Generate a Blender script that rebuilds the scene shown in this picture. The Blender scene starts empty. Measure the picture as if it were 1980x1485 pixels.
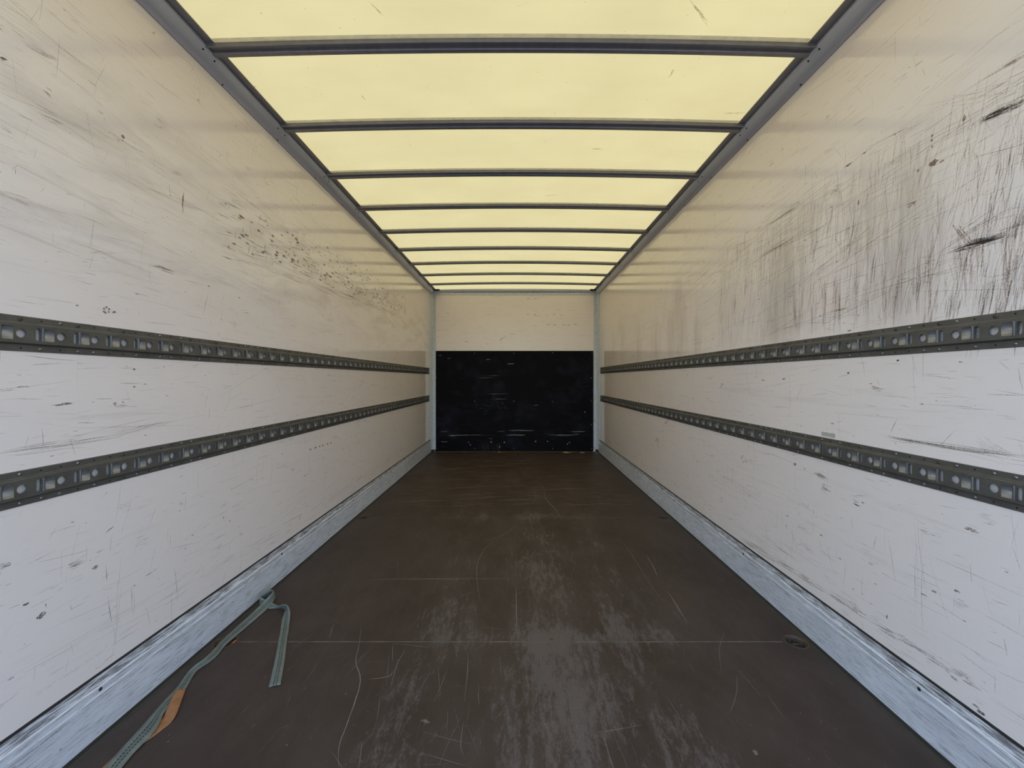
import bpy, bmesh, math, random
from mathutils import Vector

# ------------------------------------------------------------------ camera, sky, sun, exposure
SC = bpy.context.scene
COL = SC.collection
F = 790.0                      # focal length in pixels of the 1980 x 1485 frame
VX, VY = 998.0, 733.0          # vanishing point of the cargo box axis
H = 1.065                      # lens height above the cargo floor
XL, XR = -1.252, 1.214         # inner faces of the side walls
YB, YR = 6.0, -0.10            # bulkhead and rear opening
ZR = 2.364                     # roof skin at the side rails
CAMB = 0.020                   # roof camber

cam_d = bpy.data.cameras.new('camera')
cam = bpy.data.objects.new('camera', cam_d)
COL.objects.link(cam)
cam.location = (0, 0, H)
cam.rotation_euler = (math.pi / 2, 0, 0)
cam_d.sensor_fit = 'HORIZONTAL'
cam_d.sensor_width = 36.0
cam_d.lens = 36.0 * F / 1980.0
cam_d.shift_x = -(VX - 990.0) / 1980.0
cam_d.shift_y = (VY - 742.5) / 1980.0
cam_d.clip_start = 0.02
SC.camera = cam

SC.view_settings.view_transform = 'Standard'
SC.view_settings.look = 'None'
SC.view_settings.gamma = 1.0
SC.view_settings.use_curve_mapping = False
SC.view_settings.exposure = 0.17

world = bpy.data.worlds.new('world')
SC.world = world
world.use_nodes = True
wn = world.node_tree
wn.nodes.clear()
sky = wn.nodes.new('ShaderNodeTexSky')
sky.sky_type = 'NISHITA'
sky.sun_disc = False
sky.sun_elevation = math.radians(48)
sky.sun_rotation = math.radians(25)      # sun stands ahead of the truck, never in the rear doorway
sky.air_density = 1.0
sky.dust_density = 1.6
bg = wn.nodes.new('ShaderNodeBackground')
bg.inputs['Strength'].default_value = 0.80
wo = wn.nodes.new('ShaderNodeOutputWorld')
wn.links.new(sky.outputs[0], bg.inputs[0])
wn.links.new(bg.outputs[0], wo.inputs[0])

sun_d = bpy.data.lights.new('sun_offscreen', 'SUN')
sun_d.energy = 4.9
sun_d.angle = math.radians(0.6)
sun_d.color = (1.0, 0.95, 0.88)
sun = bpy.data.objects.new('sun_offscreen', sun_d)
COL.objects.link(sun)
sd = Vector((math.sin(math.radians(25)) * math.cos(math.radians(48)),
             math.cos(math.radians(25)) * math.cos(math.radians(48)), math.sin(math.radians(48))))
sun.rotation_euler = sd.to_track_quat('Z', 'Y').to_euler()
sun.location = (3, 9, 10)

# ------------------------------------------------------------------ pixel -> place
def on_floor(px, py, z=0.0):
    y = F * (H - z) / (py - VY)
    return Vector(((px - VX) / F * y, y, z))

def on_left(px, py, off=0.0):
    x = XL + off
    y = F * x / (px - VX)
    return (y, H + (VY - py) / F * y)

def on_right(px, py, off=0.0):
    x = XR - off
    y = F * x / (px - VX)
    return (y, H + (VY - py) / F * y)

def on_back(px, py, y=YB):
    return ((px - VX) / F * y, H + (VY - py) / F * y)

# ------------------------------------------------------------------ node helpers
def lin(r, g, b):
    f = lambda c: (c / 255 / 12.92) if c / 255 <= 0.04045 else ((c / 255 + 0.055) / 1.055) ** 2.4
    return (f(r), f(g), f(b), 1.0)

class NT:
    def __init__(self, name):
        self.m = bpy.data.materials.new(name)
        self.m.use_nodes = True
        self.t = self.m.node_tree
        self.t.nodes.clear()
        self.out = self.t.nodes.new('ShaderNodeOutputMaterial')
    def n(self, kind, props=None, **ins):
        nd = self.t.nodes.new('ShaderNode' + kind)
        for k, v in (props or {}).items():
            setattr(nd, k, v)
        for k, v in ins.items():
            key = k.replace('_', ' ')
            sock = nd.inputs[int(key[1:])] if key[0] == 'i' and key[1:].isdigit() else nd.inputs[key]
            if isinstance(v, bpy.types.NodeSocket):
                self.t.links.new(v, sock)
            else:
                sock.default_value = v
        return nd
    def math(self, op, a, b=None, c=None, clamp=False):
        ins = {'i0': a}
        if b is not None: ins['i1'] = b
        if c is not None: ins['i2'] = c
        return self.n('Math', {'operation': op, 'use_clamp': clamp}, **ins).outputs[0]
    def mix(self, fac, a, b, blend='MIX'):
        nd = self.t.nodes.new('ShaderNodeMix')
        nd.data_type = 'RGBA'
        nd.blend_type = blend
        for i, v in ((0, fac), (6, a), (7, b)):
            if isinstance(v, bpy.types.NodeSocket):
                self.t.links.new(v, nd.inputs[i])
            else:
                nd.inputs[i].default_value = v
        return nd.outputs[2]
    def ramp(self, v, lo, hi, a=0.0, b=1.0):
        return self.n('MapRange', {'clamp': True}, i0=v, i1=lo, i2=hi, i3=a, i4=b).outputs[0]
    def pos(self, scale=(1, 1, 1), loc=(0, 0, 0)):
        g = self.n('NewGeometry')
        mp = self.n('Mapping', None, Vector=g.outputs['Position'], Scale=scale, Location=loc)
        return mp.outputs[0]
    def noise(self, vec, scale=1.0, detail=4.0, rough=0.55, dist=0.0):
        return self.n('TexNoise', None, Vector=vec, Scale=scale, Detail=detail, Roughness=rough, Distortion=dist).outputs[0]
    def bump(self, h, strength=0.2, dist=0.01):
        return self.n('Bump', None, Height=h, Strength=strength, Distance=dist).outputs[0]
    def principled(self, **kw):
        p = self.n('BsdfPrincipled', None, **kw)
        self.t.links.new(p.outputs[0], self.out.inputs[0])
        return p

# ------------------------------------------------------------------ materials
def mat_plain(name, col, rough=0.5, metal=0.0, var=0.25, scale=30.0, spec=0.5):
    t = NT(name)
    n = t.noise(t.pos(), scale, 4)
    c2 = tuple(c * (1 - var) for c in col[:3]) + (1,)
    c = t.mix(t.ramp(n, 0.35, 0.7), col, c2)
    t.principled(Base_Color=c, Roughness=rough, Metallic=metal, Specular_IOR_Level=spec)
    return t.m

def mat_wall(name, right):
    t = NT(name)
    base = (0.890, 0.800, 0.775, 1)
    big = t.noise(t.pos((1, 0.6, 1.2)), 1.7, 5, 0.6)
    c = t.mix(t.ramp(big, 0.42, 0.72, 0, 0.35), base, (0.79, 0.70, 0.67, 1))
    # long smears rubbed along the load direction
    sm = t.noise(t.pos((1, 0.9, 14.0), (3.1, 0, 0)), 2.2, 7, 0.62, 0.3)
    c = t.mix(t.ramp(sm, 0.58, 0.78, 0, 0.28), c, (0.50, 0.46, 0.42, 1))
    fine = t.noise(t.pos((1, 14.0, 190.0)), 1.0, 6, 0.7)
    c = t.mix(t.ramp(fine, 0.60, 0.72, 0, 0.30), c, (0.40, 0.36, 0.34, 1))
    g = t.n('NewGeometry')
    sep = t.n('SeparateXYZ', None, Vector=g.outputs['Position'])
    if right:
        # grime rubbed down the upper half of this wall by upright loads
        zz = t.math('MULTIPLY', t.ramp(sep.outputs[2], 1.15, 1.30), t.ramp(sep.outputs[2], 1.66, 1.92, 1, 0))
        yy = t.ramp(sep.outputs[1], 1.0, 4.6, 1.0, 0.42)
        mk = t.math('MULTIPLY', zz, yy)
        dr = t.noise(t.pos((1, 26.0, 1.6), (0, 0, 2)), 1.6, 8, 0.68, 0.25)
        dr2 = t.noise(t.pos((1, 2.2, 0.8), (4, 0, 2)), 1.3, 3, 0.5)
        d = t.math('MULTIPLY', t.ramp(dr, 0.44, 0.72), mk)
        c = t.mix(t.math('MULTIPLY', t.math('MULTIPLY', d, t.ramp(dr2, 0.40, 0.62)), 0.55), c, (0.34, 0.275, 0.24, 1))
        d2 = t.math('MULTIPLY', t.ramp(dr2, 0.48, 0.70), mk)
        c = t.mix(t.math('MULTIPLY', d2, 0.45), c, (0.42, 0.355, 0.30, 1))
    else:
        zz = t.math('MULTIPLY', t.ramp(sep.outputs[2], 1.30, 1.55), t.ramp(sep.outputs[2], 1.80, 2.10, 1, 0))
        sm2 = t.noise(t.pos((1, 1.6, 6.0), (0, 2, 1)), 1.7, 6, 0.6, 0.4)
        d = t.math('MULTIPLY', t.ramp(sm2, 0.46, 0.68), zz)
        c = t.mix(t.math('MULTIPLY', d, 0.34), c, (0.46, 0.39, 0.34, 1))
    wav = t.noise(t.pos((1, 0.9, 2.2)), 2.0, 2, 0.4)
    grain = t.noise(t.pos((1, 7, 60)), 2.0, 4, 0.6)
    hgt = t.math('ADD', t.math('MULTIPLY', wav, 1.0), t.math('MULTIPLY', grain, 0.05))
    rgh = t.ramp(big, 0.35, 0.7, 0.07, 0.15)
    t.principled(Base_Color=c, Roughness=rgh, Specular_IOR_Level=0.62, Normal=t.bump(hgt, 0.05, 0.012))
    return t.m

def mat_bulkhead():
    t = NT('bulkhead_white')
    big = t.noise(t.pos((1.0, 1, 1.4)), 1.8, 5, 0.6)
    c = t.mix(t.ramp(big, 0.45, 0.75, 0, 0.3), (0.890, 0.800, 0.775, 1), (0.79, 0.70, 0.67, 1))
    fine = t.noise(t.pos((2.2, 1, 60.0)), 1.0, 5, 0.65)
    c = t.mix(t.ramp(fine, 0.64, 0.80, 0, 0.3), c, (0.40, 0.36, 0.32, 1))
    t.principled(Base_Color=c, Roughness=0.32, Specular_IOR_Level=0.5)
    return t.m

def mat_roof():
    t = NT('translucent_roof_skin')
    big = t.noise(t.pos((1.2, 2.0, 1)), 2.2, 5, 0.6)
    c = t.mix(t.ramp(big, 0.35, 0.75, 0, 1), (0.238, 0.197, 0.091, 1), (0.218, 0.178, 0.080, 1))
    st = t.noise(t.pos((2.0, 9.0, 1), (3, 0, 0)), 1.2, 4, 0.6)
    c = t.mix(t.ramp(st, 0.5, 0.8, 0, 0.35), c, (0.205, 0.163, 0.074, 1))
    sp = t.n('TexVoronoi', {'feature': 'F1'}, Vector=t.pos((9.0, 9.0, 1)), Scale=1.0, Randomness=1.0)
    spk = t.ramp(sp.outputs['Distance'], 0.02, 0.055, 1, 0)
    cl = t.noise(t.pos((1, 1, 1), (7, 2, 0)), 2.3, 3)
    spk = t.math('MULTIPLY', spk, t.ramp(cl, 0.50, 0.60))
    c = t.mix(t.math('MULTIPLY', spk, 0.6), c, (0.10, 0.07, 0.03, 1))
    tr = t.n('BsdfTranslucent', None, Color=c)
    df = t.n('BsdfPrincipled', None, Base_Color=(0.55, 0.50, 0.38, 1), Roughness=0.35)
    ms = t.n('MixShader', None, i0=0.16, i1=tr.outputs[0], i2=df.outputs[0])
    t.t.links.new(ms.outputs[0], t.out.inputs[0])
    return t.m

def mat_floor():
    t = NT('floor_film_plywood')
    g = t.n('NewGeometry')
    s = t.n('SeparateXYZ', None, Vector=g.outputs['Position'])
    X, Y = s.outputs[0], s.outputs[1]
    b1 = t.noise(t.pos((1, 0.6, 1)), 3.2, 8, 0.68)
    c = t.mix(t.ramp(b1, 0.35, 0.7), (0.068, 0.048, 0.041, 1), (0.036, 0.0225, 0.018, 1))
    # worn trolley track along the middle
    wob = t.math('MULTIPLY', t.math('SUBTRACT', t.noise(t.pos((0, 1, 0)), 1.3, 2), 0.5), 0.25)
    xx = t.math('ADD', X, wob)
    def lane(cx, w, amp):
        q = t.math('DIVIDE', t.math('SUBTRACT', xx, cx), w)
        return t.math('MULTIPLY', t.math('EXPONENT', t.math('MULTIPLY', t.math('MULTIPLY', q, q), -1.0)), amp)
    lanes = t.math('ADD', t.math('ADD', lane(0.12, 0.16, 0.115), lane(0.50, 0.16, 0.085)),
                   t.math('ADD', lane(-0.34, 0.12, 0.09), lane(0.14, 0.55, 0.06)))
    near = t.ramp(Y, 1.0, 3.4, 1.0, 0.45)
    lanes = t.math('MULTIPLY', lanes, near)
    for ys in (1.656, 3.146):       # dust caught along the joints
        q = t.math('DIVIDE', t.math('SUBTRACT', Y, ys + 0.02), 0.07)
        gz = t.math('EXPONENT', t.math('MULTIPLY', t.math('MULTIPLY', q, q), -1.0))
        q2 = t.math('DIVIDE', t.math('SUBTRACT', X, 0.15), 0.8)
        gx = t.math('EXPONENT', t.math('MULTIPLY', t.math('MULTIPLY', q2, q2), -1.0))
        lanes = t.math('ADD', lanes, t.math('MULTIPLY', t.math('MULTIPLY', gz, gx), 0.06))
    w1 = t.noise(t.pos((26.0, 7.0, 1), (0.3, 0, 0)), 1.8, 12, 0.74, 0.3)
    w3 = t.noise(t.pos((7.0, 1.1, 1), (2.3, 0, 0)), 1.6, 6, 0.62, 0.2)
    w2 = t.noise(t.pos((2.6, 1.5, 1), (5, 1, 0)), 1.7, 6, 0.62)
    ww = t.math('ADD', t.math('ADD', t.math('MULTIPLY', w1, 0.50), t.math('MULTIPLY', w3, 0.18)), t.math('MULTIPLY', w2, 0.32))
    w4 = t.noise(t.pos((150, 75, 1)), 1.0, 3, 0.7)
    ww = t.math('ADD', ww, t.math('MULTIPLY', t.math('SUBTRACT', w4, 0.5), 0.20))
    wear = t.ramp(t.math('ADD', ww, lanes), 0.600, 0.680)
    c = t.mix(t.math('MULTIPLY', wear, 0.55), c, (0.165, 0.138, 0.128, 1))
    haze = t.ramp(t.math('ADD', w3, lanes), 0.56, 0.95, 0, 0.28)
    c = t.mix(haze, c, (0.125, 0.112, 0.106, 1))
    # dust ground into the edges of the sheets
    far = t.ramp(Y, 3.6, 6.0, 0, 1)
    tr = t.noise(t.pos((1.2, 14.0, 1)), 1.4, 5, 0.6)
    c = t.mix(t.math('MULTIPLY', t.math('MULTIPLY', t.ramp(tr, 0.54, 0.72), far), 0.45), c, (0.13, 0.10, 0.065, 1))
    fleck = t.noise(t.pos((40, 22, 1)), 1.0, 5, 0.7)
    c = t.mix(t.ramp(fleck, 0.68, 0.80, 0, 0.5), c, (0.16, 0.145, 0.13, 1))
    bh = t.noise(t.pos((60, 25, 1)), 1.0, 4, 0.6)
    t.principled(Base_Color=c, Roughness=t.ramp(ww, 0.3, 0.7, 0.42, 0.62), Specular_IOR_Level=0.32,
                 Normal=t.bump(bh, 0.15, 0.002))
    return t.m

def mat_kick(name, dirty):
    t = NT(name)
    st = t.noise(t.pos((1, 9.0, 150.0)), 1.5, 8, 0.72, 0.1)
    big = t.noise(t.pos((1, 1.5, 6)), 2.0, 4, 0.6)
    c = t.mix(t.ramp(big, 0.35, 0.7), (0.80, 0.82, 0.90, 1), (0.66, 0.68, 0.75, 1))
    lo, hi = (0.42, 0.56) if dirty else (0.51, 0.63)
    c = t.mix(t.ramp(st, lo, hi, 0, 0.85 if dirty else 0.6), c, (0.085, 0.075, 0.075, 1) if dirty else (0.20, 0.185, 0.185, 1))
    t.principled(Base_Color=c, Roughness=0.42, Metallic=0.15, Specular_IOR_Level=0.5,
                 Normal=t.bump(st, 0.2, 0.002))
    return t.m

def mat_alu(name, col=(0.40, 0.42, 0.47, 1), rough=0.40, metal=0.75):
    t = NT(name)
    st = t.noise(t.pos((20, 0.8, 20)), 1.5, 4, 0.6)
    c = t.mix(t.ramp(st, 0.35, 0.75), col, tuple(v * 0.8 for v in col[:3]) + (1,))
    t.principled(Base_Color=c, Roughness=rough, Metallic=metal)
    return t.m

def mat_rail():
    t = NT('dull_galvanised_steel')
    n1 = t.noise(t.pos((8, 5, 8)), 3.0, 5, 0.6)
    c = t.mix(t.ramp(n1, 0.35, 0.7), (0.155, 0.150, 0.143, 1), (0.108, 0.103, 0.096, 1))
    n2 = t.noise(t.pos((40, 30, 40)), 1.5, 4, 0.6)
    c = t.mix(t.ramp(n2, 0.66, 0.78, 0, 0.6), c, (0.10, 0.055, 0.030, 1))
    t.principled(Base_Color=c, Roughness=t.ramp(n1, 0.3, 0.7, 0.46, 0.60), Metallic=0.55)
    return t.m

def mat_ramp():
    t = NT('polished_steel_tongue')  # steel tone paler than the rail plates
    st = t.noise(t.pos((10, 30, 260)), 1.0, 4, 0.6)
    c = t.mix(t.ramp(st, 0.35, 0.7), (0.36, 0.36, 0.37, 1), (0.22, 0.22, 0.225, 1))
    t.principled(Base_Color=c, Roughness=0.48, Metallic=0.6)
    return t.m

def mat_marks(name, rough=0.35, lo=0.40, hi=0.60, mn=0.0):
    t = NT(name)
    a = t.n('Attribute', {'attribute_name': 'tint'})
    p = t.n('BsdfPrincipled', None, Base_Color=a.outputs['Color'], Roughness=rough)
    tr = t.n('BsdfTransparent')
    n = t.noise(t.pos((330, 330, 330)), 1.0, 4, 0.7)
    al = t.math('MULTIPLY', a.outputs['Alpha'], t.ramp(n, lo, hi, mn, 1.0))
    ms = t.n('MixShader', None, i0=al, i1=tr.outputs[0], i2=p.outputs[0])
    t.t.links.new(ms.outputs[0], t.out.inputs[0])
    return t.m

def mat_roof_mark():
    t = NT('roof_dirt')
    a = t.n('Attribute', {'attribute_name': 'tint'})
    d = t.n('BsdfTranslucent', None, Color=a.outputs['Color'])
    tr = t.n('BsdfTransparent')
    n = t.noise(t.pos((200, 200, 200)), 1.0, 3, 0.6)
    al = t.math('MULTIPLY', a.outputs['Alpha'], t.ramp(n, 0.35, 0.6, 0.2, 1.0))
    ms = t.n('MixShader', None, i0=al, i1=tr.outputs[0], i2=d.outputs[0])
    t.t.links.new(ms.outputs[0], t.out.inputs[0])
    return t.m

def mat_black():
    t = NT('black_plywood_film')
    n1 = t.noise(t.pos((3, 1, 14)), 1.6, 6, 0.65)
    n2 = t.noise(t.pos((2, 1, 2)), 1.6, 5, 0.6)
    c = t.mix(t.ramp(n2, 0.5, 0.75, 0, 0.7), (0.0042, 0.0034, 0.0056, 1), (0.0170, 0.0160, 0.029, 1))
    c = t.mix(t.ramp(n1, 0.62, 0.85, 0, 0.7), c, (0.022, 0.021, 0.031, 1))
    t.principled(Base_Color=c, Roughness=0.6, Specular_IOR_Level=0.08)
    return t.m

def mat_web(name, c1, c2, dash):
    t = NT(name)
    uv = t.n('UVMap')
    s = t.n('SeparateXYZ', None, Vector=uv.outputs[0])
    U, V = s.outputs[0], s.outputs[1]
    n = t.noise(t.pos((1, 1, 1)), 60.0, 4, 0.6)
    n2 = t.noise(t.pos((1, 1, 1)), 9.0, 4, 0.6)
    c = t.mix(t.ramp(n, 0.35, 0.7), c1, c2)
    c = t.mix(t.ramp(n2, 0.45, 0.7, 0, 0.4), c, tuple(v * 0.55 for v in c1[:3]) + (1,))
    if dash:
        dk = None
        for v0 in (0.37, 0.63):
            band = t.math('LESS_THAN', t.math('ABSOLUTE', t.math('SUBTRACT', V, v0)), 0.045)
            dk = band if dk is None else t.math('ADD', dk, band)
        st = t.math('GREATER_THAN', t.math('FRACT', t.math('MULTIPLY', U, 110.0)), 0.38)
        mid = t.math('LESS_THAN', t.math('ABSOLUTE', t.math('SUBTRACT', V, 0.5)), 0.17)
        c = t.mix(t.math('MULTIPLY', mid, 0.30), c, (0.045, 0.080, 0.080, 1))
        c = t.mix(t.math('MULTIPLY', t.math('MULTIPLY', dk, st), 0.85), c, (0.012, 0.025, 0.035, 1))
    wv = t.math('SINE', t.math('MULTIPLY', U, 2600.0))
    t.principled(Base_Color=c, Roughness=0.85, Specular_IOR_Level=0.2, Normal=t.bump(wv, 0.25, 0.0006))
    return t.m

def mat_flange():
    t = NT('bow_glue_flange')
    n = t.noise(t.pos((40, 60, 1)), 1.0, 3)
    c = t.mix(t.ramp(n, 0.35, 0.7), (0.92, 0.90, 0.86, 1), (0.80, 0.80, 0.77, 1))
    a = t.n('BsdfTranslucent', None, Color=c)
    b = t.n('BsdfDiffuse', None, Color=c)
    ms = t.n('MixShader', None, i0=0.30, i1=a.outputs[0], i2=b.outputs[0])
    t.t.links.new(ms.outputs[0], t.out.inputs[0])
    return t.m

M = {
    'wall_l': mat_wall('side_wall_left_laminate', False),
    'wall_r': mat_wall('side_wall_right_laminate', True),
    'bulk': mat_bulkhead(),
    'roof': mat_roof(),
    'floor': mat_floor(),
    'kick': mat_kick('worn_blue_grey_paint', False),
    'kick_lip': mat_kick('scraped_top_lip', True),
    'alu': mat_alu('anodised_cove', (0.62, 0.65, 0.73, 1), 0.36, 0.30),
    'post': mat_alu('corner_post_paint', (0.58, 0.62, 0.67, 1), 0.45, 0.2),
    'bow': mat_alu('dark_roof_bow_steel', (0.27, 0.265, 0.285, 1), 0.36, 0.45),
    'flange': mat_flange(),
    'rail': mat_rail(),
    'tongue': mat_ramp(),
    'rivet': mat_plain('rivet_steel', (0.30, 0.30, 0.30, 1), 0.35, 0.8, 0.4, 200),
    'rust': mat_plain('rusty_screw', (0.085, 0.065, 0.050, 1), 0.7, 0.2, 0.5, 200),
    'hole': mat_plain('blackened_steel_and_hole_shade', (0.018, 0.017, 0.017, 1), 0.7, 0.2, 0.3, 50, 0.3),  # dark rivets, and the painted darkness of pin holes and kick board holes
    'seal': mat_plain('black_sealant', (0.018, 0.016, 0.015, 1), 0.7, 0.0, 0.4, 40),
    'edge': mat_plain('grimy_floor_edge', (0.050, 0.043, 0.036, 1), 0.7, 0.0, 0.35, 25),
    'seam': mat_plain('dusty_joint', (0.17, 0.15, 0.13, 1), 0.8, 0.0, 0.5, 12),
    'black': mat_black(),
    'mark': mat_marks('scuffs_and_scratches', 0.35, 0.36, 0.56, 0.12),
    'roof_mark': mat_roof_mark(),
    'floor_mark': mat_marks('floor_scratches', 0.6, 0.34, 0.54, 0.30),
    'web': mat_web('green_polyester_webbing', (0.215, 0.230, 0.200, 1), (0.165, 0.182, 0.160, 1), True),
    'web_o': mat_web('orange_polyester_webbing', (0.42, 0.205, 0.098, 1), (0.33, 0.150, 0.066, 1), False),
    'cup': mat_plain('rusty_cup_steel', (0.105, 0.066, 0.044, 1), 0.7, 0.1, 0.5, 80),
    'ring': mat_plain('dull_ring_steel', (0.050, 0.046, 0.040, 1), 0.6, 0.3, 0.5, 120),
    'grit': mat_plain('grit', (0.12, 0.105, 0.085, 1), 0.9, 0.0, 0.5, 120),
    'orange': mat_plain('orange_scrap', (0.55, 0.12, 0.04, 1), 0.7, 0.0, 0.3, 60),
    'paper': mat_plain('cream_scrap', (0.62, 0.52, 0.37, 1), 0.8, 0.0, 0.2, 60),
    'sticker': mat_plain('faded_sticker', (0.50, 0.50, 0.44, 1), 0.5, 0.0, 0.2, 60),
    'bracket': mat_plain('black_bracket', (0.012, 0.011, 0.012, 1), 0.6, 0.2, 0.3, 40),
    'ground': mat_plain('asphalt', (0.11, 0.11, 0.115, 1), 0.9, 0.0, 0.3, 8),
    'outer': mat_plain('outer_paint', (0.6, 0.6, 0.62, 1), 0.4, 0.0, 0.1, 3),
}

# ------------------------------------------------------------------ mesh helpers
def link(name, me, parent=None, mat=None):
    o = bpy.data.objects.new(name, me)
    COL.objects.link(o)
    if parent is not None:
        o.parent = parent
    if mat is not None and me is not None and not me.materials:
        me.materials.append(mat)
    return o

def mesh(name, verts, faces, mat, parent=None, smooth=False):
    me = bpy.data.meshes.new(name)
    me.from_pydata([tuple(v) for v in verts], [], faces)
    me.update()
    if smooth:
        me.polygons.foreach_set('use_smooth', [True] * len(me.polygons))
    return link(name, me, parent, mat)

def from_bm(name, bm, mat, parent=None, smooth=False):
    me = bpy.data.meshes.new(name)
    bmesh.ops.recalc_face_normals(bm, faces=bm.faces[:])
    bm.to_mesh(me)
    bm.free()
    if smooth:
        me.polygons.foreach_set('use_smooth', [True] * len(me.polygons))
    return link(name, me, parent, mat)

def box_data(x0, x1, y0, y1, z0, z1):
    v = [(x, y, z) for z in (z0, z1) for y in (y0, y1) for x in (x0, x1)]
    f = [(0, 2, 3, 1), (4, 5, 7, 6), (0, 1, 5, 4), (2, 6, 7, 3), (0, 4, 6, 2), (1, 3, 7, 5)]
    return v, f

def box(name, b, mat, parent=None, bevel=0.0):
    v, f = box_data(*b)
    if bevel <= 0:
        return mesh(name, v, f, mat, parent)
    bm = bmesh.new()
    vs = [bm.verts.new(p) for p in v]
    for q in f:
        bm.faces.new([vs[i] for i in q])
    bmesh.ops.bevel(bm, geom=bm.edges[:], offset=bevel, segments=2, affect='EDGES', profile=0.6)
    return from_bm(name, bm, mat, parent)

def extrude_y(name, prof, y0, y1, mat, parent=None, smooth=False):
    """closed (x, z) outline swept along the box"""
    n = len(prof)
    v = [(x, y0, z) for x, z in prof] + [(x, y1, z) for x, z in prof]
    f = [(i, (i + 1) % n, n + (i + 1) % n, n + i) for i in range(n)]
    f += [tuple(range(n - 1, -1, -1)), tuple(range(n, 2 * n))]
    bm = bmesh.new()
    vs = [bm.verts.new(p) for p in v]
    for q in f:
        bm.faces.new([vs[i] for i in q])
    return from_bm(name, bm, mat, parent, smooth)

def tag(o, label, cat, group=None):
    o['label'] = label
    o['category'] = cat
    if group:
        o['group'] = group
    return o

def struct(o, label=None):
    o['kind'] = 'structure'
    if label:
        o['label'] = label
    return o

def empty(name, loc=(0, 0, 0)):
    o = bpy.data.objects.new(name, None)
    COL.objects.link(o)
    o.location = loc
    o.empty_display_size = 0.1
    return o

def dome_mesh(name, r, h, mat, seg=10):
    """a rivet head: axis +x"""
    v = [(h, 0, 0)]
    for k, (rr, hh) in enumerate(((0.55, 0.85), (0.9, 0.45), (1.0, 0.0))):
        for i in range(seg):
            a = 2 * math.pi * i / seg
            v.append((h * hh, r * rr * math.cos(a), r * rr * math.sin(a)))
    f = [(0, 1 + i, 1 + (i + 1) % seg) for i in range(seg)]
    for k in range(2):
        b = 1 + k * seg
        f += [(b + i, b + seg + i, b + seg + (i + 1) % seg, b + (i + 1) % seg) for i in range(seg)]
    me = bpy.data.meshes.new(name)
    me.from_pydata(v, [], f)
    me.polygons.foreach_set('use_smooth', [True] * len(me.polygons))
    me.materials.append(mat)
    return me

def put(name, me, parent, loc, rot=(0, 0, 0), scale=None):
    o = link(name, me, parent)
    o.location = loc
    o.rotation_euler = rot
    if scale:
        o.scale = scale
    return o

RIVET = dome_mesh('rivet_head', 0.0042, 0.0030, M['rivet'])
SCREW = dome_mesh('screw_head', 0.0060, 0.0036, M['rust'])
PIT = dome_mesh('pin_hole', 0.0026, 0.0005, M['hole'], 8)  # shallow dome, not a cavity: a hole's inner shade put into its colour
DOT = dome_mesh('dark_rivet_and_hole', 0.0048, 0.0022, M['hole'], 8)
FLOOR_SCREW = dome_mesh('floor_screw_head', 0.0075, 0.0012, M['cup'], 12)
PANEL_SCREW = dome_mesh('panel_screw_head', 0.0075, 0.003, M['rivet'], 8)
FACE_R, FACE_L = (0, 0, 0), (0, 0, math.pi)       # dome axis +x / -x
FACE_UP, FACE_Y = (0, -math.pi / 2, 0), (0, 0, -math.pi / 2)

# ------------------------------------------------------------------ the setting
struct(box('ground', (-14, 14, -16, 14, -1.16, -1.06), M['ground']))

wl = struct(box('wall_left', (XL - 0.05, XL, YR, YB + 0.05, -0.06, 2.40), M['wall_l']))
wr = struct(box('wall_right', (XR, XR + 0.05, YR, YB + 0.05, -0.06, 2.40), M['wall_r']))
wb = struct(box('wall_back', (XL, XR, YB, YB + 0.05, -0.06, 2.40), M['bulk']))

# floor: sheets of film-faced plywood on a sub floor, notched for the lashing cups
fl = struct(box('floor', (XL, XR, YR, YB, -0.075, -0.035), M['seal']))
SEAMS = [YR, 0.166, 1.656, 3.146, 4.648, YB]
KX = 0.014
CUPS = [(-1.178, 1.656), (1.134, 1.656), (-1.178, 3.146), (1.134, 3.146)]
CR = 0.041
for i in range(len(SEAMS) - 1):
    y0, y1 = SEAMS[i] + 0.0010, SEAMS[i + 1] - 0.0010
    x0, x1 = XL + 0.006, XR - 0.006
    pts = [(x0, y0)]
    for cx, cy in CUPS:
        if abs(cy - SEAMS[i]) < 1e-6:
            for k in range(13):
                a = math.pi - math.pi * k / 12
                pts.append((cx + CR * math.cos(a), y0 + CR * math.sin(a)))
    pts += [(x1, y0), (x1, y1)]
    for cx, cy in reversed(CUPS):
        if abs(cy - SEAMS[i + 1]) < 1e-6:
            for k in range(13):
                a = -math.pi * k / 12
                pts.append((cx + CR * math.cos(a), y1 + CR * math.sin(a)))
    pts.append((x0, y1))
    bm = bmesh.new()
    top = [bm.verts.new((x, y, 0)) for x, y in pts]
    bot = [bm.verts.new((x, y, -0.034)) for x, y in pts]
    bm.faces.new(top)
    n = len(pts)
    for k in range(n):
        bm.faces.new((top[k], bot[k], bot[(k + 1) % n], top[(k + 1) % n]))
    from_bm('floor_panel', bm, M['floor'], fl)
for ys in SEAMS[2:-1]:
    rnd = random.Random(int(ys * 100))
    v, f = [], []
    xs = [-1.13 + 2.21 * k / 60 for k in range(61)]
    for x in xs:
        w = 0.0018 + 0.0022 * rnd.random()
        v += [(x, ys - w, 0.0004), (x, ys + w, 0.0004)]
    f = [(2 * k, 2 * k + 2, 2 * k + 3, 2 * k + 1) for k in range(60)]
    mesh('joint_filler', v, f, M['seam'], fl)
for px, py in ((816, 1456), (1139, 1456), (1229.5, 1237), (1066, 1236), (905, 1237), (1075, 1000), (760, 1003)):
    p = on_floor(px, py)
    put('screw', FLOOR_SCREW, fl, (p.x, p.y, 0.0), FACE_UP)

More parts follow.
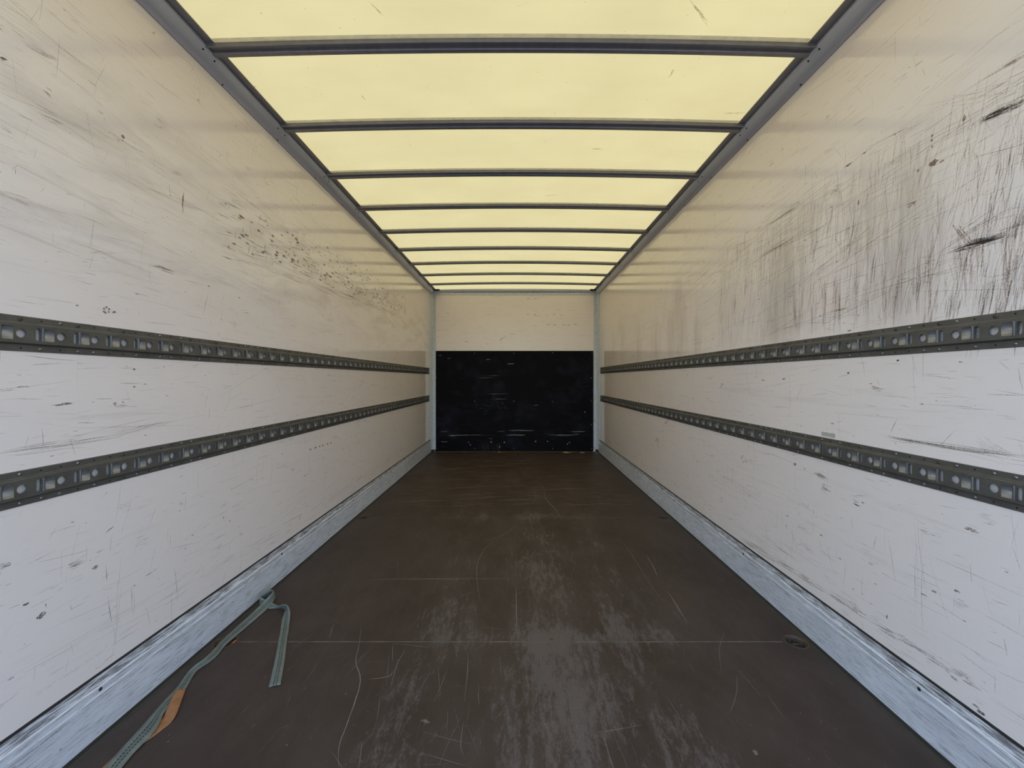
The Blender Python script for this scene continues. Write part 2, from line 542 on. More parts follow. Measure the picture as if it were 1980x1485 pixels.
# roof skin, one sheet per bay, lying over the bows
BOW_Y = [1.604 + 0.4967 * i for i in range(9)]
edges = [YR] + [BOW_Y[0] - 0.4967 * 2, BOW_Y[0] - 0.4967] + BOW_Y + [YB + 0.03]
def roof_z(x):
    xc = (XL + XR) / 2
    return ZR + CAMB * (1 - ((x - xc) / 1.19) ** 2)
ceil = struct(empty('ceiling'))
NX = 20
for i in range(len(edges) - 1):
    v, f = [], []
    for j in range(NX + 1):
        x = XL + 0.02 + (XR - XL - 0.04) * j / NX
        v += [(x, edges[i] - 0.004, roof_z(x)), (x, edges[i + 1] + 0.004, roof_z(x) + 0.0008)]
    f = [(2 * j, 2 * j + 2, 2 * j + 3, 2 * j + 1) for j in range(NX)]
    mesh('roof_panel', v, f, M['roof'], ceil, True)

# side rails of the roof: rounded aluminium cove with a dark ledge above it
def cove(name, xw, s, lab):
    P = [(0, 2.318), (0.004, 2.311), (0.010, 2.312)]
    for k in range(9):
        t = k / 8
        P.append((0.010 + 0.045 * t, 2.312 + 0.036 * t ** 1.15 - 0.0045 * math.sin(math.pi * t)))
    P += [(0.055, 2.352), (0.052, 2.362), (0.0, 2.362)]
    o = extrude_y(name, [(xw + s * a, z) for a, z in P], YR, YB - 0.002, M['alu'])
    struct(o, lab)
    extrude_y('ledge', [(xw + s * a, z) for a, z in ((0.045, 2.3625), (0.086, 2.3625), (0.086, 2.3665), (0.0, 2.372), (0.0, 2.3625))],
              YR, YB - 0.002, M['bow'], o)
    extrude_y('cap_rail', [(xw - s * 0.05, 2.372), (xw + s * 0.0, 2.372), (xw + s * 0.0, 2.41), (xw - s * 0.05, 2.41)],
              YR, YB, M['outer'], o)
    rz = 0 if s > 0 else math.pi
    for by in BOW_Y:
        for dy in (-0.030, 0.030):
            put('rivet', DOT, o, (xw + s * 0.046, by + dy, 2.3362), (0, math.radians(38) * 1, rz), (0.8, 0.8, 0.8))
    for k in range(12):
        put('screw', DOT, o, (xw + s * 0.0095, 1.33 + 0.2 * k * 2, 2.3125), (0, math.radians(40), rz))
    return o
cove('trim_1', XL, 1, 'blue-grey aluminium cove rail between left wall and roof')
cove('trim_2', XR, -1, 'blue-grey aluminium cove rail between right wall and roof')

# corner posts of the bulkhead
def post(name, xw, s, lab):
    o = extrude_y(name, [(xw, 0.02), (xw + s * 0.004, 0.02), (xw + s * 0.004, 2.312), (xw, 2.312)], YB - 0.062, YB, M['post'])
    bm = bmesh.new()
    prof = [(0.0, YB), (0.0, YB - 0.045), (0.030, YB - 0.018), (0.036, YB - 0.012), (0.036, YB)]
    bq = extrude_y('post_flange', [(xw + s * 0.0355, 0.035), (xw + s * 0.074, 0.035), (xw + s * 0.074, 2.312), (xw + s * 0.0355, 2.312)],
                   YB - 0.0145, YB, M['post'], o)
    lo = [bm.verts.new((xw + s * a, y, 0.035)) for a, y in prof]
    hi = [bm.verts.new((xw + s * a, y, 2.312)) for a, y in prof]
    n = len(prof)
    for k in range(n):
        bm.faces.new((lo[k], lo[(k + 1) % n], hi[(k + 1) % n], hi[k]))
    bm.faces.new(lo); bm.faces.new(hi)
    from_bm('post_profile', bm, M['post'], o)
    for z in (0.06, 0.46, 1.05, 1.36, 1.75, 2.16):
        put('rivet', DOT, o, (xw + s * 0.057, YB - 0.013, z), FACE_Y)
    box('foot_block', tuple(sorted((xw + s * 0.002, xw + s * 0.055))) + (YB - 0.055, YB - 0.014, 0.0, 0.034), M['seal'], o)
    return struct(o, lab)
post('trim_3', XL, 1, 'pale blue-grey corner post beside the left wall')
post('trim_4', XR, -1, 'pale blue-grey corner post beside the right wall')

# header over the bulkhead
bm = bmesh.new()
prof = [(YB, 2.300), (YB - 0.006, 2.300), (YB - 0.007, 2.328), (YB - 0.040, 2.352), (YB - 0.046, 2.366), (YB, 2.366)]
lo = [bm.verts.new((XL + 0.012, y, z)) for y, z in prof]
hi = [bm.verts.new((XR - 0.012, y, z)) for y, z in prof]
for k in range(len(prof)):
    bm.faces.new((lo[k], lo[(k + 1) % 6], hi[(k + 1) % 6], hi[k]))
bm.faces.new(lo); bm.faces.new(hi)
hd = struct(from_bm('trim_5', bm, M['alu']), 'grey aluminium header across the top of the bulkhead')
box('header_filler', (XL, XR, YB - 0.03, YB, 2.366, 2.39), M['alu'], hd)
for x in (-0.98, -0.02, 0.96):
    put('rivet', DOT, hd, (x, YB - 0.0068, 2.312), FACE_Y)
for s, xw in ((1, XL), (-1, XR)):
    bm = bmesh.new()
    pr = [(0.055, 2.352), (0.060, 2.374), (0.085, 2.381), (0.125, 2.379), (0.140, 2.366), (0.140, 2.357), (0.10, 2.350)]
    a = [bm.verts.new((xw + s * u, YB - 0.085, z)) for u, z in pr]
    b = [bm.verts.new((xw + s * u, YB - 0.020, z)) for u, z in pr]
    for k in range(7):
        bm.faces.new((a[k], a[(k + 1) % 7], b[(k + 1) % 7], b[k]))
    bm.faces.new(a); bm.faces.new(b)
    from_bm('corner_gusset', bm, M['bracket'], hd)

# kick boards
def kick(name, xw, s, lab):
    P = [(0, 0.0), (0.0145, 0.0), (0.0150, 0.004), (0.0150, 0.127), (0.0118, 0.1295), (0.0118, 0.1315), (0.0155, 0.134),
         (0.0160, 0.1515), (0.0135, 0.1545), (0.0, 0.1545)]
    o = extrude_y(name, [(xw + s * a, z) for a, z in P], YR, YB - 0.045, M['kick'])
    extrude_y('top_lip', [(xw + s * a, z) for a, z in ((0, 0.1545), (0.0130, 0.1545), (0.0105, 0.160), (0.0060, 0.1800), (0.0, 0.1815))],
              YR, YB - 0.045, M['kick_lip'], o)
    extrude_y('sealant_joint', [(xw + s * a, z) for a, z in ((0, 0.1815), (0.0062, 0.1800), (0.0045, 0.1846), (0.0, 0.1850))],
              YR, YB - 0.045, M['seal'], o)
    rz = 0 if s > 0 else math.pi
    for y in (0.62, 1.215, 2.155, 3.10, 4.05, 4.98, 5.75):
        put('rivet', DOT, o, (xw + s * 0.0158, y, 0.143), (0, 0, rz), (1.2, 1.2, 1.2))  # holes in the board, drawn as dark domes with their shade painted on
    return struct(o, lab)
kick('baseboard_left', XL, 1, 'scraped blue-grey kick board along the left wall')
kick('baseboard_right', XR, -1, 'scraped blue-grey kick board along the right wall')
for i, (xw, s) in enumerate(((XL, 1), (XR, -1))):
    o = extrude_y('trim_%d' % (6 + i), [(xw + s * a, z) for a, z in ((0.010, 0.0002), (0.023, 0.0002), (0.0215, 0.0035), (0.0145, 0.0075))],
                  YR, YB - 0.05, M['seal'])
    struct(o, 'black sealant bead along the foot of the %s kick board' % ('left', 'right')[i])
    extrude_y('grimy_edge', [(xw + s * a, z) for a, z in ((0.022, 0.0002), (0.036, 0.0002), (0.034, 0.0012), (0.022, 0.0014))],
              YR, YB - 0.05, M['edge'], o)

# ------------------------------------------------------------------ roof bows
ORD = ['last', 'second', 'third', 'fourth', 'fifth', 'sixth', 'seventh', 'eighth', 'ninth']
def strip_x(name, prof, mat, parent, x0, x1, yc, closed=True, n=16):
    """(dy, dz) outline swept across the box, following the camber of the roof"""
    v, f = [], []
    k = len(prof)
    for j in range(n + 1):
        x = x0 + (x1 - x0) * j / n
        z = roof_z(x)
        v += [(x, dy, z + dz) for dy, dz in prof]
    for j in range(n):
        for i in range(k):
            a, b = j * k + i, j * k + (i + 1) % k
            f.append((a, b, b + k, a + k))
    f += [tuple(range(k)), tuple(range(n * k + k - 1, n * k - 1, -1))]
    bm = bmesh.new()
    vs = [bm.verts.new(p) for p in v]
    for q in f:
        bm.faces.new([vs[i] for i in q])
    return from_bm(name, bm, mat, parent)
bow_src = None
for i, y in enumerate(BOW_Y):
    r = empty('roof_bow', (0, y, 0))
    xa, xb = XL + 0.052, XR - 0.052
    if bow_src is None:
        body = [(-0.029, -0.001), (-0.029, -0.016), (-0.027, -0.0185), (-0.0235, -0.0185), (-0.022, -0.016), (-0.021, -0.007),
                (0.004, -0.007), (0.006, -0.015), (0.0085, -0.0185), (0.026, -0.0185), (0.029, -0.016), (0.029, -0.001)]
        a = strip_x('channel', body, M['bow'], r, xa, xb, y)
        b = strip_x('near_flange', [(-0.045, -0.0005), (-0.045, -0.0030), (-0.029, -0.0036), (-0.029, -0.0005)], M['flange'], r, XL + 0.09, XR - 0.09, y)
        c = strip_x('far_flange', [(0.029, -0.0005), (0.029, -0.0036), (0.043, -0.0030), (0.043, -0.0005)], M['flange'], r, XL + 0.09, XR - 0.09, y)
        bow_src = (a, b, c)
    else:
        for p in bow_src:
            q = p.copy()
            COL.objects.link(q)
            q.parent = r
    k = 8 - i
    lab = ('dark steel roof bow nearest to the bulkhead header' if k == 0 else
           'dark steel roof bow, %s counted from the bulkhead header' % ORD[k])
    tag(r, lab, 'roof bow', 'roof bows under the translucent roof')

# ------------------------------------------------------------------ cargo rails on the walls
P = 0.0900           # pitch of the anchor cells
HALF = 0.0235        # half height of the raised hat
W1 = 0.0125          # how far the hat stands off the wall
def ring(cu, cv, ru, rv, n, sq=2.0):
    out = []
    for k in range(n):
        a = 2 * math.pi * (k + 0.5) / n
        c, s = math.cos(a), math.sin(a)
        out.append((cu + ru * math.copysign(abs(c) ** (2 / sq), c), cv + rv * math.copysign(abs(s) ** (2 / sq), s)))
    return out
def cell_meshes():
    bm = bmesh.new()
    def loop(pts, w):
        return [bm.verts.new((w, u, v)) for u, v in pts]
    slot = ring(0.0095, 0, 0.0058, 0.0160, 12, 6)
    tong = [(0.0235, -0.0165), (0.046, -0.0165), (0.046, 0.0165), (0.0235, 0.0165)]
    circ = ring(0.0630, 0, 0.0113, 0.0113, 20)
    outer = [(0, -HALF), (P, -HALF), (P, HALF), (0, HALF)]
    ed = []
    loops = [loop(q, W1) for q in (outer, slot, tong, circ)]
    for L in loops:
        for k in range(len(L)):
            ed.append(bm.edges.new((L[k], L[(k + 1) % len(L)])))
    bmesh.ops.triangle_fill(bm, edges=ed, use_beauty=True, use_dissolve=False)
    for L, dep in ((loops[1], 0.0045), (loops[3], 0.0045)):
        low = [bm.verts.new((W1 - dep, v.co.y, v.co.z)) for v in L]
        for k in range(len(L)):
            bm.faces.new((L[k], L[(k + 1) % len(L)], low[(k + 1) % len(L)], low[k]))
    # pressed rib beside the slot
    rib = [(0.0178, W1), (0.0190, W1 + 0.0022), (0.0212, W1 + 0.0022), (0.0225, W1)]
    lo = [bm.verts.new((w, u, -0.0175)) for u, w in rib]
    hi = [bm.verts.new((w, u, 0.0175)) for u, w in rib]
    for k in range(3):
        bm.faces.new((lo[k], lo[k + 1], hi[k + 1], hi[k]))
    # hat sides and the wall flanges
    for s in (-1, 1):
        q = [(W1, HALF), (W1 - 0.0015, HALF + 0.0018), (0.0045, HALF + 0.0030), (0.0032, HALF + 0.0050), (0.0030, 0.0435), (0.0, 0.0450)]
        a = [bm.verts.new((w, 0, s * v)) for w, v in q]
        b = [bm.verts.new((w, P, s * v)) for w, v in q]
        for k in range(len(q) - 1):
            bm.faces.new((a[k], a[k + 1], b[k + 1], b[k]))
    bmesh.ops.remove_doubles(bm, verts=bm.verts[:], dist=1e-6)
    bmesh.ops.recalc_face_normals(bm, faces=bm.faces[:])
    for f_ in bm.faces:
        if abs(f_.normal.x) > 0.9 and f_.normal.x < 0:
            f_.normal_flip()
    plate = bpy.data.meshes.new('anchor_plate')
    bm.to_mesh(plate)
    bm.free()
    plate.materials.append(M['rail'])
    # pale curved tongue: rises from the wall towards the far end
    bm = bmesh.new()
    a, b = [], []
    for k in range(9):
        t = k / 8
        w = W1 - 0.0085 * (1 - t) ** 2.0
        u = 0.0235 + 0.0225 * t
        a.append(bm.verts.new((w, u, -0.0165)))
        b.append(bm.verts.new((w, u, 0.0165)))
    for k in range(8):
        bm.faces.new((a[k], a[k + 1], b[k + 1], b[k]))
    for L in (a, b):
        tops = [bm.verts.new((W1, v.co.y, v.co.z)) for v in L]
        for k in range(8):
            bm.faces.new((L[k], L[k + 1], tops[k + 1], tops[k]))
    e0 = [bm.verts.new((W1, 0.0235, -0.0165)), bm.verts.new((W1, 0.0235, 0.0165))]
    bm.faces.new((a[0], b[0], e0[1], e0[0]))
    bmesh.ops.recalc_face_normals(bm, faces=bm.faces[:])
    ton = bpy.data.meshes.new('tongue')
    bm.to_mesh(ton)
    bm.free()
    ton.polygons.foreach_set('use_smooth', [len(p.vertices) == 4 and abs(p.normal.z) < 0.5 for p in ton.polygons])
    ton.materials.append(M['tongue'])
    return plate, ton
PLATE, TONGUE = cell_meshes()

def join_meshes(name, items, parent):
    """items: (mesh, offset); one mesh that keeps the materials"""
    bm = bmesh.new()
    mats = []
    for me, off in items:
        n0 = len(bm.faces)
        v0 = len(bm.verts)
        bm.from_mesh(me)
        bm.verts.ensure_lookup_table(); bm.faces.ensure_lookup_table()
        for m in me.materials:
            if m not in mats:
                mats.append(m)
        for v in bm.verts[v0:]:
            v.co += off
        for f_ in bm.faces[n0:]:
            f_.material_index = mats.index(me.materials[f_.material_index])
    out = bpy.data.meshes.new(name)
    bm.to_mesh(out)
    bm.free()
    for m in mats:
        out.materials.append(m)
    o = link(name, out, parent)
    return o

def cargo_rail(xw, s, z, lab, seed, phase):
    rnd = random.Random(seed)
    r = empty('cargo_rail', (xw, 0, z))
    if s < 0:
        r.scale = (-1, 1, 1)
    tag(r, lab, 'cargo rail', 'lashing rails on the side walls')
    y_end = 5.895
    y = phase
    while y > YR + P:
        y -= P
    far = []
    first = y
    n_cells = int((y_end - y) / P)
    for k in range(n_cells):
        yy = y + k * P
        if 0.72 < yy < 3.05:
            c = put('anchor_plate', PLATE, r, (0.0004, yy, 0))
            put('tongue', TONGUE, c, (0, 0, 0))
        else:
            far.append((PLATE, Vector((0.0004, yy, 0))))
            far.append((TONGUE, Vector((0.0004, yy, 0))))
    st = join_meshes('anchor_plate_run', far, r)
    st['kind'] = 'stuff'
    riv = []
    for k in range(n_cells * 2):
        yy = first + P * 0.25 + k * P / 2
        for sv in (-1, 1):
            big = (k + (0 if sv < 0 else 1)) % 3 == 0
            me = (SCREW if sv > 0 and rnd.random() < 0.6 else RIVET) if big else (PIT if rnd.random() < 0.7 else RIVET)  # PIT is a hole painted as a dark dome, the rest are fastener heads
            off = Vector((0.0033, yy + rnd.uniform(-0.002, 0.002), sv * 0.0365))
            if 0.8 < yy < 2.0:
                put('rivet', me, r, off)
            else:
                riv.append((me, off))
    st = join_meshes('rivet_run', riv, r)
    st['kind'] = 'stuff'
    yb = first + n_cells * P
    box('end_cap', (0.0, 0.0135, yb, yb + 0.004, -0.0445, 0.0445), M['rail'], r)
    return r
cargo_rail(XL, 1, 1.180, 'upper perforated steel lashing rail on the wall beside the green strap', 1, 1.0505)
cargo_rail(XL, 1, 0.789, 'lower perforated steel lashing rail on the wall beside the green strap', 2, 1.0520)
cargo_rail(XR, -1, 1.187, 'upper perforated steel lashing rail on the wall with black upright grime', 3, 1.0560)
cargo_rail(XR, -1, 0.790, 'lower perforated steel lashing rail on the wall with the small sticker', 4, 1.0560)

# ------------------------------------------------------------------ black panel on the bulkhead
bx0, bz1 = on_back(840.8, 678.4, YB - 0.012)
bx1, bz0 = on_back(1147.3, 872.6, YB - 0.012)
bp = empty('bulkhead_panel', ((bx0 + bx1) / 2, YB - 0.0015, 0.0))
tag(bp, 'black plywood kick panel screwed to the lower half of the bulkhead', 'panel')
pc = Vector(((bx0 + bx1) / 2, YB, 0.0))
box('board', (bx0 - pc.x, bx1 - pc.x, -0.012, 0.0, 0.006, bz1), M['black'], bp, 0.0012)
for zx, zz in ((222, 652), (487, 648), (755, 648), (1020, 645), (1290, 650), (225, 815), (222, 972), (487, 975), (755, 975),
               (1020, 978), (1285, 972), (1285, 816), (222, 1130), (1285, 1135), (487, 1298), (755, 1298), (223, 1302), (1020, 1298), (1287, 1300)):
    x, z = on_back(780 + zx / 3.536, 500 + zz / 3.536, YB - 0.012)
    put('screw', PANEL_SCREW, bp, (x - pc.x, -0.012, z), FACE_Y, (0.6, 0.75, 0.75))
box('cut_edge', (bx0 - pc.x + 0.01, bx1 - pc.x - 0.01, -0.030, -0.011, 0.0, 0.0065),
    mat_plain('raw_plywood_edge', (0.13, 0.085, 0.045, 1), 0.85, 0.0, 0.6, 14), bp)

# ------------------------------------------------------------------ lashing cups let into the floor
def cup(cx, cy, lab, seed, scrap):
    rnd = random.Random(seed)
    r = empty('lashing_cup', (cx, cy, 0))
    tag(r, lab, 'lashing point', 'lashing cups let into the floor')
    prof = [(0.0455, 0.0004), (0.0445, 0.0016), (0.0410, 0.0018), (0.0385, -0.002), (0.034, -0.015), (0.026, -0.021), (0.0, -0.022)]
    seg = 28
    v, f = [], []
    for rr, z in prof[:-1]:
        for k in range(seg):
            a = 2 * math.pi * k / seg
            v.append((rr * math.cos(a), rr * math.sin(a), z))
    v.append((0, 0, prof[-1][1]))
    for j in range(len(prof) - 2):
        for k in range(seg):
            f.append((j * seg + k, j * seg + (k + 1) % seg, (j + 1) * seg + (k + 1) % seg, (j + 1) * seg + k))
    b = (len(prof) - 2) * seg
    f += [(b + k, b + (k + 1) % seg, len(v) - 1) for k in range(seg)]
    mesh('pan', v, f, M['cup'], r, True)
    # folded D ring
    v, f = [], []
    n, m = 20, 6
    for k in range(n):
        a = 2 * math.pi * k / n
        c = Vector((0.021 * math.cos(a), 0.021 * math.sin(a), -0.0085 + 0.002 * math.sin(a)))
        d = Vector((math.cos(a), math.sin(a), 0))
        for q in range(m):
            t = 2 * math.pi * q / m
            p = c + d * (0.0042 * math.cos(t)) + Vector((0, 0, 0.0042 * math.sin(t)))
            v.append(tuple(p))
    for k in range(n):
        for q in range(m):
            f.append((k * m + q, ((k + 1) % n) * m + q, ((k + 1) % n) * m + (q + 1) % m, k * m + (q + 1) % m))
    mesh('ring', v, f, M['ring'], r, True)
    box('hinge_bar', (-0.030, 0.030, -0.0055, 0.0055, -0.018, -0.0085), M['cup'], r, 0.002)
    bm = bmesh.new()
    for k in range(26):
        a, d = rnd.uniform(0, 6.28), 0.030 * math.sqrt(rnd.random())
        q = bmesh.ops.create_icosphere(bm, subdivisions=1, radius=rnd.uniform(0.002, 0.0046))
        for w in q['verts']:
            w.co += Vector((d * math.cos(a), d * math.sin(a), -0.016)) + Vector((rnd.uniform(-.001, .001), rnd.uniform(-.001, .001), rnd.uniform(-.001, .001)))
    g = from_bm('grit', bm, M['grit'], r)
    g['kind'] = 'stuff'
    return r
LAB = ['round rusty lashing cup in the floor, crossed by the green strap',
       'round rusty lashing cup in the floor, at the joint opposite the green strap',
       'round lashing cup at the floor joint one sheet beyond the strap loop',
       'round lashing cup at the second floor joint, beside the right-hand kick board']
for i, (cx, cy) in enumerate(CUPS):
    cup(cx, cy, LAB[i], 10 + i, i == 0)
bm = bmesh.new()
pp = [(0, 0, 0.001), (0.020, 0.004, 0.0), (0.026, 0.015, 0.003), (0.012, 0.019, 0.005), (0.003, 0.011, 0.004)]
a = [bm.verts.new(p) for p in pp]
b = [bm.verts.new((p[0], p[1], p[2] - 0.0035)) for p in pp]
bm.faces.new(a); bm.faces.new(b)
for k in range(5):
    bm.faces.new((a[k], a[(k + 1) % 5], b[(k + 1) % 5], b[k]))
sc_ = from_bm('plastic_scrap', bm, M['orange'])
q = on_floor(449.0, 1242.5, -0.006)
sc_.location = (q.x, q.y - 0.006, -0.006)
tag(sc_, 'bright orange scrap lying in the lashing cup under the strap', 'scrap')

# ------------------------------------------------------------------ webbing straps
def catmull(pts, per):
    out = []
    n = len(pts)
    for i in range(n - 1):
        p0, p1, p2, p3 = pts[max(i - 1, 0)], pts[i], pts[i + 1], pts[min(i + 2, n - 1)]
        for k in range(per):
            t = k / per
            out.append(0.5 * ((2 * p1) + (p2 - p0) * t + (2 * p0 - 5 * p1 + 4 * p2 - p3) * t * t + (3 * p1 - p0 - 3 * p2 + p3) * t ** 3))
    out.append(pts[-1])
    return out
def ribbon(name, pairs, mat, parent=None, per=6, thick=0.0022):
    A = catmull([p[0] for p in pairs], per)
    B = catmull([p[1] for p in pairs], per)
    n = len(A)
    MW = 4
    rows, nor = [], []
    for i in range(n):
        rows.append([A[i].lerp(B[i], j / MW) for j in range(MW + 1)])
    for i in range(n):
        d = (A[min(i + 1, n - 1)] + B[min(i + 1, n - 1)]) - (A[max(i - 1, 0)] + B[max(i - 1, 0)])
        w = B[i] - A[i]
        k = w.cross(d)
        nor.append(k.normalized() if k.length > 1e-9 else Vector((0, 0, 1)))
    v = []
    for i in range(n):
        for j in range(MW + 1):
            v.append(rows[i][j] + nor[i] * thick / 2)
    off = len(v)
    for i in range(n):
        for j in range(MW + 1):
            v.append(rows[i][j] - nor[i] * thick / 2)
    length = [0.0]
    for i in range(1, n):
        length.append(length[-1] + ((A[i] + B[i]) / 2 - (A[i - 1] + B[i - 1]) / 2).length)
    f = []
    R = MW + 1
    for i in range(n - 1):
        for j in range(MW):
            a = i * R + j
            f.append((a, a + 1, a + R + 1, a + R))
            f.append((off + a, off + a + R, off + a + R + 1, off + a + 1))
        for j in (0, MW):
            a = i * R + j
            f.append((a, a + R, off + a + R, off + a))
    for i in (0, n - 1):
        for j in range(MW):
            a = i * R + j
            f.append((a, a + 1, off + a + 1, off + a))
    o = mesh(name, v, f, mat, parent)
    uv = o.data.uv_layers.new(name='UVMap')
    for lp in o.data.loops:
        k = lp.vertex_index % off
        uv.data[lp.index].uv = (length[k // R], (k % R) / MW)
    bm = bmesh.new()
    bm.from_mesh(o.data)
    bmesh.ops.recalc_face_normals(bm, faces=bm.faces[:])
    bm.to_mesh(o.data)
    bm.free()
    o.data.polygons.foreach_set('use_smooth', [True] * len(o.data.polygons))
    return o
def za(x, y, z):          # marks measured on two enlarged views of the floor
    return on_floor(150 + x / 3.858, 1100 + y / 3.858, z)
def zb(x, y, z):
    return on_floor(480 + x / 12.37, 1120 + y / 12.37, z)
green = [
    (za(-260, 2120, .006), za(-130, 2120, .006)),
    (za(20, 1720, .006), za(150, 1720, .006)),
    (za(205, 1485, .006), za(328, 1485, .004)),
    (za(325, 1345, .008), za(440, 1352, .005)),
    (za(470, 1185, .009), za(562, 1228, .007)),
    (za(540, 1105, .008), za(612, 1152, .007)),
    (za(606, 1030, .005), za(652, 1064, .004)),
    (za(668, 960, .003), za(732, 990, .0025)),
    (za(742, 883, .003), za(808, 893, .0025)),
    (za(822, 770, .010), za(868, 790, .003)),
    (za(878, 718, .020), za(905, 748, .002)),
    (za(945, 668, .022), za(985, 695, .002)),
    (za(1012, 605, .014), za(1048, 640, .002)),
    (za(1065, 545, .010), za(1098, 575, .004)),
    (za(1120, 492, .012), za(1168, 512, .004)),
    (za(1205, 415, .012), za(1245, 448, .003)),
    (zb(0, 890, .012), zb(0, 1110, .002)),
    (zb(200, 700, .020), zb(290, 860, .003)),
    (zb(330, 570, .030), zb(480, 690, .006)),
    (zb(440, 460, .040), zb(590, 560, .012)),
    (zb(550, 345, .048), zb(640, 460, .016)),
    (zb(600, 285, .052), zb(648, 400, .018)),
    (zb(560, 258, .056), zb(610, 350, .018)),
    (zb(500, 265, .056), zb(540, 390, .016)),
    (zb(400, 310, .050), zb(440, 460, .010)),
    (zb(315, 370, .044), zb(330, 540, .004)),
    (zb(285, 430, .038), zb(268, 610, .002)),
    (zb(330, 440, .032), zb(310, 640, .002)),
    (zb(440, 500, .022), zb(380, 680, .002)),
    (zb(600, 575, .014), zb(490, 705, .002)),
    (zb(715, 630, .014), zb(690, 692, .002)),
    (zb(800, 605, .028), zb(790, 690, .003)),
    (zb(880, 602, .036), zb(868, 715, .003)),
    (zb(935, 625, .036), zb(888, 730, .004)),
    (zb(985, 715, .026), zb(862, 800, .004)),
    (zb(1006, 830, .014), zb(830, 900, .003)),
    (zb(1000, 960, .007), zb(800, 1000, .002)),
    (zb(965, 1250, .003), zb(765, 1250, .002)),
    (za(1562, 540, .003), za(1498, 540, .002)),
    (za(1545, 690, .003), za(1470, 690, .002)),
    (za(1514, 862, .003), za(1426, 882, .002)),
]
gs = empty('cargo_strap', tuple(on_floor(330, 1400)))
tag(gs, 'long green webbing strap with dark stitched lines, looped on the floor', 'strap')
base = Vector(gs.location)
ribbon('webbing', [(a - base, b - base) for a, b in green], M['web'], gs)
# second, orange strap: it runs beneath the green one and shows on both sides of it
orange = [
    (za(-60, 1720, .0012), za(30, 1720, .0012)),
    (za(180, 1490, .0012), za(250, 1500, .0012)),
    (za(296, 1382, .0012), za(380, 1375, .0012)),
    (za(380, 1330, .0012), za(480, 1308, .0012)),
    (za(500, 1225, .0012), za(565, 1250, .0012)),
    (za(575, 1140, .0012), za(640, 1192, .0012)),
    (za(634, 1118, .0012), za(692, 1150, .0012)),
    (za(670, 1036, .0070), za(737, 1085, .0050)),
    (za(706, 955, .0068), za(775, 985, .0060)),
    (za(736, 903, .0068), za(806, 899, .0060)),
]
og = empty('orange_strap', tuple(on_floor(345, 1370)))
tag(og, 'orange webbing strap end sticking out from beneath the green strap', 'strap')
base = Vector(og.location)
ribbon('webbing', [(a - base, b - base) for a, b in orange], M['web_o'], og, thick=0.0018)

# ------------------------------------------------------------------ litter and the sticker
def scrap(px, py, w, d, seed, lab, h=0.004):
    rnd = random.Random(seed)
    p = on_floor(px, py)
    bm = bmesh.new()
    n = 7
    a, b = [], []
    for k in range(n):
        t = 2 * math.pi * k / n
        rr = rnd.uniform(0.7, 1.1)
        z = 0.001 + rnd.random() * h
        a.append(bm.verts.new((w / 2 * rr * math.cos(t), d / 2 * rr * math.sin(t), z + 0.001)))
        b.append(bm.verts.new((w / 2 * rr * math.cos(t), d / 2 * rr * math.sin(t), max(z - 0.001, 0))))
    bm.faces.new(a); bm.faces.new(b)
    for k in range(n):
        bm.faces.new((a[k], a[(k + 1) % n], b[(k + 1) % n], b[k]))
    o = from_bm('paper_scrap', bm, M['paper'])
    o.location = (p.x, p.y, 0)
    return tag(o, lab, 'litter', 'scraps below the black panel')
scrap(966, 874.5, 0.055, 0.03, 1, 'narrow pale scrap below the rusty streaks of the black panel', 0.006)
scrap(1096, 875.4, 0.15, 0.06, 2, 'largest cream scrap lying at the foot of the black panel', 0.012)
scrap(1126, 875.6, 0.085, 0.035, 3, 'middle cream scrap between the largest one and the corner post', 0.008)
scrap(1154, 876.0, 0.030, 0.03, 4, 'tiny cream scrap in the corner between post and kick board', 0.008)
y0, z0 = on_right(1589, 835)
y1, z1 = on_right(1615, 849)
stk = box('wall_sticker', (XR - 0.0012, XR, y1, y0, z1 + 0.004, z0 + 0.001), M['sticker'])
tag(stk, 'small faded grey rectangular sticker above the lower lashing rail', 'sticker')

